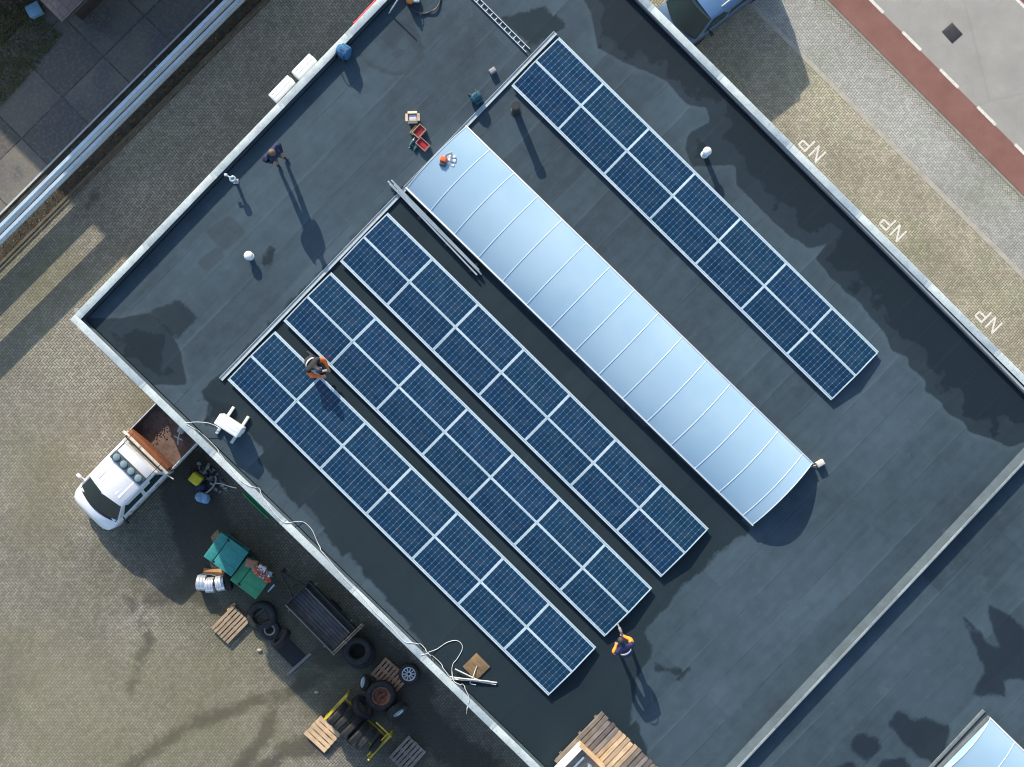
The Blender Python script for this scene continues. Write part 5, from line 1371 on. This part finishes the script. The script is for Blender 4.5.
b = MB(); b.box((0, 0, .04), (1.05, .09, .07), bev=.006); tag(b.build('timber_beam', wood('beam_dark', (.13, .125, .115)), loc=P(253, 617.5, 0), rz=R(39)), 'dark timber beam lying between the worn pallet and the large flat tyre', 'beam')
b = MB(); b.box((0, 0, .012), (1.0, .62, .018), bev=.004); 
for k in range(5): b.box((0, -.24 + k * .12, .024), (.94, .02, .008))
tag(b.build('rubber_mat', M('mat_black', (.016, .018, .022), .7), loc=P(291, 653, 0), rz=R(-45)), 'black ribbed mat lying flat between the trailer and the grey beam', 'mat')
b = MB(); b.tube(spline([(-.22, 0, .03), (-.1, .06, .07), (.08, .02, .06), (.22, -.05, .03)]), [.03] * 8 + [.05] * 8 + [.05] * 8 + [.03], 7)
tag(b.build('wood_offcut', M('wood_ochre', (.45, .30, .10), .8), loc=P(231.5, 608, .02), rz=R(60)), 'ochre wood offcut at the upper corner of the worn pallet', 'wood')
# brown curled board on drums
b = MB(); secs = []
for k in range(9):
    x = -.38 + k * .095; secs.append([(x, -.1 + .03 * math.sin(k), .05 + .03 * math.sin(k * .8)), (x, .0, .12 + .02 * math.sin(k)), (x, .1 + .02 * math.cos(k), .05), (x, .1 + .02 * math.cos(k), .03), (x, 0, .10 + .02 * math.sin(k)), (x, -.1 + .03 * math.sin(k), .03)])
b.loft(secs); tag(b.build('cardboard_sheet', M('card_brown', (.34, .18, .085), .85, var=.3), loc=P(214.5, 571.5, .02), rz=R(-4)), 'curled brown cardboard sheet lying above the silver drums', 'cardboard')
b = MB(); b.tube(spline([(-.34, 0, .02), (-.12, .06, .03), (.12, .05, .03), (.34, -.03, .02)]), .026, 7); tag(b.build('pipe_length', m_galv, loc=P(207, 575.5, .0), rz=R(2)), 'thin bent metal pipe beside the silver drums and cardboard', 'pipe')
for (px, py, s, lb) in ((259.5, 650, .07, 'small pale stone on the paving below the worn pallet'), (316.5, 692, .06, 'small pale stone on the paving above the newest pallet')):
    b = MB(); b.ico((0, 0, s * .5), s, (1.3, .8, .6), 2, 0, None, .12); tag(b.build('stone', M('stone_pale', (.42, .40, .33), .9), loc=P(px, py, 0)), lb, 'stone')

# jacket, sack and equipment by the wall
def heap(name, label, cat, px, py, L, W, H, col, rz, scale=9, seed=1):
    b = MB(); b.ico((0, 0, H * .45), 1, (L / 2, W / 2, H / 2), 4)
    for v_ in b.bm.verts:
        p = v_.co; q = Vector((math.sin(p.x * 19 + seed) * math.cos(p.y * 23), math.sin(p.y * 17 + p.z * 9 + seed), math.cos(p.x * 21 + p.y * 13 + seed))) * .035 * min(1, L * 2); v_.co += q; v_.co.z = max(.008, v_.co.z)
        v_.co.x = max(-L * .5, min(L * .5, v_.co.x * 1.15)); v_.co.y = max(-W * .5, min(W * .5, v_.co.y * 1.15))
    o = b.build(name, M(name + '_m%d' % seed, col, .75, var=.3, scale=scale), loc=P(px, py, 0), rz=rz, ang_=80); return tag(o, label, cat)
root = thing('pressure_washer', 'yellow topped machine beside the wall between the truck and the blue sack', 'machine', P(195.2, 479, .5).xy.to_3d(), R(-38))
b = MB(); b.box((0, 0, .36), (.40, .36, .42), bev=.06, seg=3); b.build('cover', M('machine_yellow', (.66, .55, .02), .45, var=.2), root)
b = MB(); b.box((0, 0, .1), (.5, .42, .12), bev=.03); b.build('base', m_blackp, root)
b = MB(); b.tube([(-.22, -.2, .1), (-.34, -.2, .75), (-.34, .2, .75), (-.22, .2, .1)], .016, 7); b.build('handle', m_blackp, root)
for sy in (-1, 1):
    b = MB(); b.lathe([(.03, -.03), (.11, -.03), (.11, .03), (.03, .03)], 18, M=Matrix.Translation((.18, sy * .24, .112)) @ Matrix.Rotation(math.pi / 2, 4, 'X')); b.build('wheel', m_blackp, root)
heap('plastic_sack', 'pale blue plastic sack on the paving below the yellow machine', 'sack', 204, 497.5, .52, .36, .36, (.24, .42, .60), R(-20), seed=3)
heap('cloth_bundle', 'dark navy cloth bundle between the yellow machine and the blue sack', 'cloth', 201, 487, .42, .30, .26, (.02, .03, .08), R(30), seed=5)
cable('suction_hose', 'grey hose curling from the blue sack towards the wall', [(206, 493, .30), (210, 490, .34), (213.5, 486, .3), (216, 480, .3), (215, 476, .28)], .03, M('hose_grey', (.30, .33, .35), .5), 'hose')
cable('extension_cable', 'pale cord running from the scrap metal up to the lower left roof edge', [(215, 483, .3), (222, 484, .5), (230, 486.5, 1.4), (236, 488, 3.0)], .016, m_cable, 'cord')
lumps('scrap_metal', 'grey scrap metal pieces heaped along the wall beside the yellow machine', 'scrap', P(213.5, 478, 0), 46, .28, .78, .20, [M('scrap_a', (.22, .23, .24), .5, .3), M('scrap_b', (.10, .11, .12), .6), M('scrap_c', (.34, .34, .33), .6)], R(46), .035, .10, 'stuff')

# ------------------------------------------------------------------ people
def skin_mesh(verts, edges, radii, sub=2):
    me = bpy.data.meshes.new('sk'); me.from_pydata([tuple(v) for v in verts], edges, []); o = bpy.data.objects.new('sk', me); C.objects.link(o)
    md = o.modifiers.new('s', 'SKIN'); md.use_smooth_shade = True; md.branch_smoothing = .4
    if not me.skin_vertices: me.skin_vertices.new()
    for i, r in enumerate(radii):
        sv = me.skin_vertices[0].data[i]; sv.radius = r if isinstance(r, tuple) else (r, r); sv.use_root = (i == 0)
    sb = o.modifiers.new('u', 'SUBSURF'); sb.levels = sub; sb.render_levels = sub
    dg = bpy.context.evaluated_depsgraph_get(); dg.update()
    out = bpy.data.meshes.new_from_object(o.evaluated_get(dg)); bpy.data.objects.remove(o); bpy.data.meshes.remove(me)
    return out
def person(label, loc, rz, J, cols, name='person', helmet=None, vest=None, stripe=None, bulk=1.0):
    """J: joint positions, x forward, y left, z up; cols: top, trousers, boots, skin, hair, sleeve"""
    root = thing(name, label, 'person', loc, rz)
    names = ['pelvis', 'spine', 'chest', 'neck', 'head', 'crown', 'sl', 'el', 'wl', 'pl', 'sr', 'er', 'wr', 'pr', 'hl', 'kl', 'al', 'tl', 'hr', 'kr', 'ar', 'tr']
    V = {k: Vector(v) for k, v in J.items()}
    d = (V['neck'] - V['chest']).normalized()
    rad = {'pelvis': (.175, .135), 'spine': (.175, .135), 'chest': (.20, .155), 'neck': .06, 'head': (.088, .098), 'crown': (.065, .07), 's': .105, 'e': .078, 'w': .046, 'p': (.034, .042), 'h': .10, 'k': .072, 'a': .05, 't': .042}
    E = [('pelvis', 'spine'), ('spine', 'chest'), ('chest', 'neck'), ('neck', 'head'), ('head', 'crown')]
    for s_ in 'lr': E += [('chest', 's' + s_), ('s' + s_, 'e' + s_), ('e' + s_, 'w' + s_), ('w' + s_, 'p' + s_), ('pelvis', 'h' + s_), ('h' + s_, 'k' + s_), ('k' + s_, 'a' + s_), ('a' + s_, 't' + s_)]
    for q_ in ('pelvis', 'spine', 'chest'): rad[q_] = tuple(a * bulk for a in rad[q_])
    for q_ in 'se': rad[q_] *= bulk
    idx = {k: i for i, k in enumerate(names)}
    me = skin_mesh([V[k] for k in names], [(idx[a], idx[b_]) for a, b_ in E], [rad.get(k, rad.get(k[0])) for k in names])
    mt = {'top': 0, 'trousers': 1, 'boots': 2, 'skin': 3, 'sleeve': 4}
    segm = {('pelvis', 'spine'): 'top', ('spine', 'chest'): 'top', ('chest', 'neck'): 'top', ('neck', 'head'): 'skin', ('head', 'crown'): 'skin'}
    for s_ in 'lr': segm.update({('chest', 's' + s_): 'top', ('s' + s_, 'e' + s_): 'sleeve', ('e' + s_, 'w' + s_): 'sleeve', ('w' + s_, 'p' + s_): 'skin', ('pelvis', 'h' + s_): 'trousers', ('h' + s_, 'k' + s_): 'trousers', ('k' + s_, 'a' + s_): 'trousers', ('a' + s_, 't' + s_): 'boots'})
    bm = bmesh.new(); bm.from_mesh(me); bpy.data.meshes.remove(me)
    for f in bm.faces:
        c = f.calc_center_median(); best = 9
        for (a, b_), w in segm.items():
            p, q = V[a], V[b_]; t_ = max(0, min(1, (c - p).dot(q - p) / max(1e-9, (q - p).length_squared))); dd = (c - p - (q - p) * t_).length
            ra = rad.get(a, rad.get(a[0])); ra = ra[0] if isinstance(ra, tuple) else ra
            if w == 'skin' and t_ < .25 and a == 'neck': continue
            if dd - ra * .35 < best: best = dd - ra * .35; f.material_index = mt[w]
    b = MB(); b.bm.free(); b.bm = bm
    # five fingers on each hand, thumb from the side of the palm
    for s_ in 'lr':
        w, p = V['w' + s_], V['p' + s_]; d = (p - w).normalized(); sd = d.cross(Vector((0, 0, 1)))
        if sd.length < .1: sd = Vector((0, 1, 0))
        sd.normalize(); dn = sd.cross(d).normalized()
        if dn.z > 0: dn = -dn
        for k, (o_, ln) in enumerate(((-.030, .062), (-.010, .075), (.010, .082), (.030, .072))):
            a0 = p + sd * o_ - d * .01; a1 = p + sd * o_ * 1.1 + d * (.03 + ln * .4); a2 = a1 + (d * .7 + dn * .7).normalized() * ln * .4; a3 = a2 + (d * .3 + dn).normalized() * ln * .3
            b.tube([a0, a1, a2, a3], [.011, .0105, .0095, .006], 6, 3)
        tside = -1 if s_ == 'l' else 1
        a0 = p - d * .03 + sd * tside * -.025; a1 = p + sd * tside * -.055 + d * .02; a2 = a1 + d * .035 + dn * .01
        b.tube([a0, a1, a2], [.014, .012, .007], 6, 3)
    # face: nose, ears, eyes, mouth
    hd = V['head']; up = (V['crown'] - V['neck']).normalized(); fw = V.get('face', Vector((1, 0, 0))); fw = (fw - up * fw.dot(up)).normalized(); lf = up.cross(fw)
    rot = Matrix((fw, lf, up)).transposed().to_4x4()
    c0 = hd + up * .015
    b.ico(c0 + fw * .108 - up * .015, .018, (1, .7, 1.3), 2, 3, rot)
    for s_ in (-1, 1):
        b.ico(c0 + lf * s_ * .094, .026, (.6, .35, 1), 2, 3, rot); b.ico(c0 + fw * .092 + lf * s_ * .033 + up * .02, .011, (.6, 1, .7), 1, 2, rot)
    b.ico(c0 + fw * .094 - up * .058, .02, (.4, 1, .3), 1, 2, rot)
    mats = [M(f'cloth_{tuple(round(q * 100) for q in cols[k])}', cols[k], .8 if k != 'skin' else .55, var=.25, scale=14) for k in ('top', 'trousers', 'boots', 'skin', 'sleeve')]
    bd = b.build('body', mats, root, ang_=80)
    # hair or cap: shell over the upper head
    b = MB(); q = bmesh.ops.create_icosphere(b.bm, subdivisions=3, radius=1.0)
    bmesh.ops.delete(b.bm, geom=[v_ for v_ in b.bm.verts if v_.co.z < -.15 - .35 * (v_.co.x < .1)], context='VERTS')
    for v_ in b.bm.verts: v_.co = rot @ Vector((v_.co.x * .112, v_.co.y * .103, v_.co.z * .115)) + c0 + up * .02
    b.build(helmet or 'hair', M(f'hair_{tuple(round(q_ * 100) for q_ in cols["hair"])}', cols['hair'], .7, var=.3, scale=30), root, ang_=80)
    if helmet:
        b = MB(); b.loft([[Matrix.Translation(c0 + up * .035) @ rot @ Vector((x, y, z)) for x, y, z in ((.09, yy, .0), (.17 - yy * yy * 8, yy, -.012), (.17 - yy * yy * 8, yy, -.02), (.09, yy, -.01))] for yy in (-.075, -.04, 0, .04, .075)]); b.build('cap_brim', M(f'hair_{tuple(round(q_ * 100) for q_ in cols["hair"])}', cols['hair'], .7), root)
    # reflective bands / vest across the back
    if stripe:
        up_ = (V['chest'] - V['spine']).normalized(); side = (V['sl'] - V['sr']).normalized(); bk = side.cross(up_).normalized()
        mid = V['spine'].lerp(V['chest'], .75)
        if (bk.dot(Vector((-1, 0, .6)))) < 0: bk = -bk
        b = MB(); secs = []
        for k in range(9):
            a = -1.1 + 2.2 * k / 8; n_ = bk * math.cos(a) * .15 + side * math.sin(a) * .19
            p = mid + n_; o2 = n_.normalized() * .012; secs.append([p - up_ * .028, p - up_ * .028 + o2, p + up_ * .028 + o2, p + up_ * .028])
        b.loft(secs); b.build('reflective_band', M('reflective', stripe, .3, .3), root)
    return root
SK = (.42, .25, .18)
# standing worker at the upper left edge
f1, f2 = P(279, 165.5, DECK), P(285.5, 159, DECK); ctr = (f1 + f2) / 2
az = R(-42)
person('person in a navy jacket standing near the upper left roof edge, long shadow', (ctr.x, ctr.y, DECK), az,
    dict(pelvis=(-.05, 0, .95), spine=(-.07, 0, 1.14), chest=(-.07, 0, 1.36), neck=(-.04, 0, 1.54), head=(-.01, 0, 1.66), crown=(0.0, 0, 1.755),
         sl=(-.08, .22, 1.46), el=(-.15, .31, 1.20), wl=(.03, .22, 1.02), pl=(.10, .17, 1.00), sr=(-.08, -.22, 1.46), er=(-.15, -.31, 1.20), wr=(.03, -.22, 1.03), pr=(.10, -.17, 1.01),
         hl=(-.05, .10, .90), kl=(-.02, .13, .50), al=(-.06, .15, .09), tl=(.12, .17, .045), hr=(-.05, -.10, .90), kr=(-.02, -.13, .50), ar=(-.06, -.15, .09), tr=(.12, -.17, .045), face=(1, 0, -.1)),
    dict(top=(.010, .020, .062), trousers=(.035, .04, .055), boots=(.02, .02, .022), skin=SK, sleeve=(.010, .020, .062), hair=(.16, .09, .06)), bulk=1.2)
# kneeling worker between the two lower rows
ctr = P(313, 362, DECK)
person('person in a grey jacket with orange sleeves kneeling between the two lower panel rows', (ctr.x, ctr.y, DECK), R(-40),
    dict(pelvis=(-.16, 0, .42), spine=(-.05, 0, .60), chest=(.12, 0, .76), neck=(.27, 0, .84), head=(.37, 0, .87), crown=(.45, 0, .91),
         sl=(.14, .21, .80), el=(.30, .31, .58), wl=(.50, .20, .44), pl=(.57, .16, .40), sr=(.14, -.21, .80), er=(.30, -.31, .58), wr=(.52, -.14, .44), pr=(.59, -.10, .40),
         hl=(-.15, .11, .38), kl=(.18, .14, .13), al=(-.24, .14, .10), tl=(-.36, .14, .045), hr=(-.15, -.11, .38), kr=(.18, -.14, .13), ar=(-.24, -.14, .10), tr=(-.36, -.14, .045), face=(.5, 0, -1)),
    dict(top=(.016, .018, .020), trousers=(.02, .024, .035), boots=(.02, .02, .02), skin=SK, sleeve=(.80, .16, .02), hair=(.03, .035, .045)), helmet='cap', stripe=(.62, .66, .68))
b = MB(); b.box((0, 0, .03), (.26, .07, .06), bev=.02); b.box((-.06, .07, .03), (.06, .12, .05), bev=.015)
tag(b.build('hand_tool', M('tool_silver', (.5, .52, .55), .4, .4), loc=P(323.5, 371, DECK + .24), rz=R(10)), 'grey hand tool resting on the panel edge before the kneeling person', 'tool')
# bending worker at the lower right end of the middle row
ctr = P(623.5, 646, DECK)
fz = ang(627, 651, 619.5, 634)
person('person in navy and orange workwear bending at the lower right corner of the middle row', (ctr.x, ctr.y, DECK), fz,
    dict(pelvis=(-.12, 0, .88), spine=(-.02, 0, 1.03), chest=(.16, 0, 1.17), neck=(.31, 0, 1.24), head=(.42, 0, 1.25), crown=(.50, .0, 1.28),
         sl=(.16, .23, 1.18), el=(.16, .34, .93), wl=(.24, .22, .72), pl=(.29, .18, .65), sr=(.18, -.23, 1.18), er=(.30, -.29, .97), wr=(.42, -.15, .80), pr=(.49, -.11, .76),
         hl=(-.12, .11, .84), kl=(.06, .17, .48), al=(-.04, .19, .09), tl=(.14, .22, .045), hr=(-.12, -.11, .84), kr=(.06, -.17, .48), ar=(-.04, -.19, .09), tr=(.14, -.22, .045), face=(.6, 0, -1)),
    dict(top=(.012, .017, .075), trousers=(.02, .026, .07), boots=(.018, .018, .02), skin=SK, sleeve=(.85, .26, .02), hair=(.03, .025, .025)), stripe=(.5, .55, .75), bulk=.98)
b = MB(); b.tube([(0, 0, -.1), (.0, 0, .02), (.10, 0, .06), (.34, 0, .08)], [.018, .022, .03, .022], 8); b.box((.16, 0, .07), (.16, .08, .09), bev=.02)
tag(b.build('impact_driver', M('driver_grey', (.34, .33, .32), .5), loc=ctr + Vector((math.cos(fz) * .51 + math.sin(fz) * .11, math.sin(fz) * .51 - math.cos(fz) * .11, .76)), rz=fz), 'grey power driver held in the hand of the bending person', 'tool')

# ------------------------------------------------------------------ light, sky, camera
SUN_EL, sh = R(25.5), Vector((.38, -.925))            # shadows fall towards sh
sun = bpy.data.lights.new('sun', 'SUN'); sun.energy = 4.0; sun.angle = R(.5); sun.color = (1.0, .90, .76)
so = bpy.data.objects.new('sun', sun); C.objects.link(so)
sh.normalize(); dirv = Vector((sh.x * math.cos(SUN_EL), sh.y * math.cos(SUN_EL), -math.sin(SUN_EL)))
so.rotation_euler = dirv.to_track_quat('-Z', 'Y').to_euler(); so.location = (-20, 40, 60)
w = bpy.data.worlds.new('World'); bpy.context.scene.world = w; w.use_nodes = True
nt = w.node_tree; sky = nt.nodes.new('ShaderNodeTexSky'); sky.sky_type = 'NISHITA'; sky.sun_disc = False
sky.sun_elevation = SUN_EL; sky.sun_rotation = math.atan2(-sh.x, -sh.y)
bg = nt.nodes['Background']; nt.links.new(sky.outputs[0], bg.inputs['Color']); bg.inputs['Strength'].default_value = .15
cam = bpy.data.cameras.new('camera'); cam.sensor_width = 36; cam.lens = 36 * F / 1024; cam.clip_end = 2000; cam.clip_start = .5
co_ = bpy.data.objects.new('camera', cam); C.objects.link(co_); co_.location = (0, 0, CAMZ); co_.rotation_euler = (0, 0, 0)
sc = bpy.context.scene; sc.camera = co_
sc.view_settings.view_transform = 'Standard'; sc.view_settings.look = 'None'; sc.view_settings.exposure = .82; sc.view_settings.gamma = 1; sc.view_settings.use_curve_mapping = False
sc.cycles.max_bounces = 6; sc.cycles.use_denoising = True; sc.cycles.filter_width = 1.15
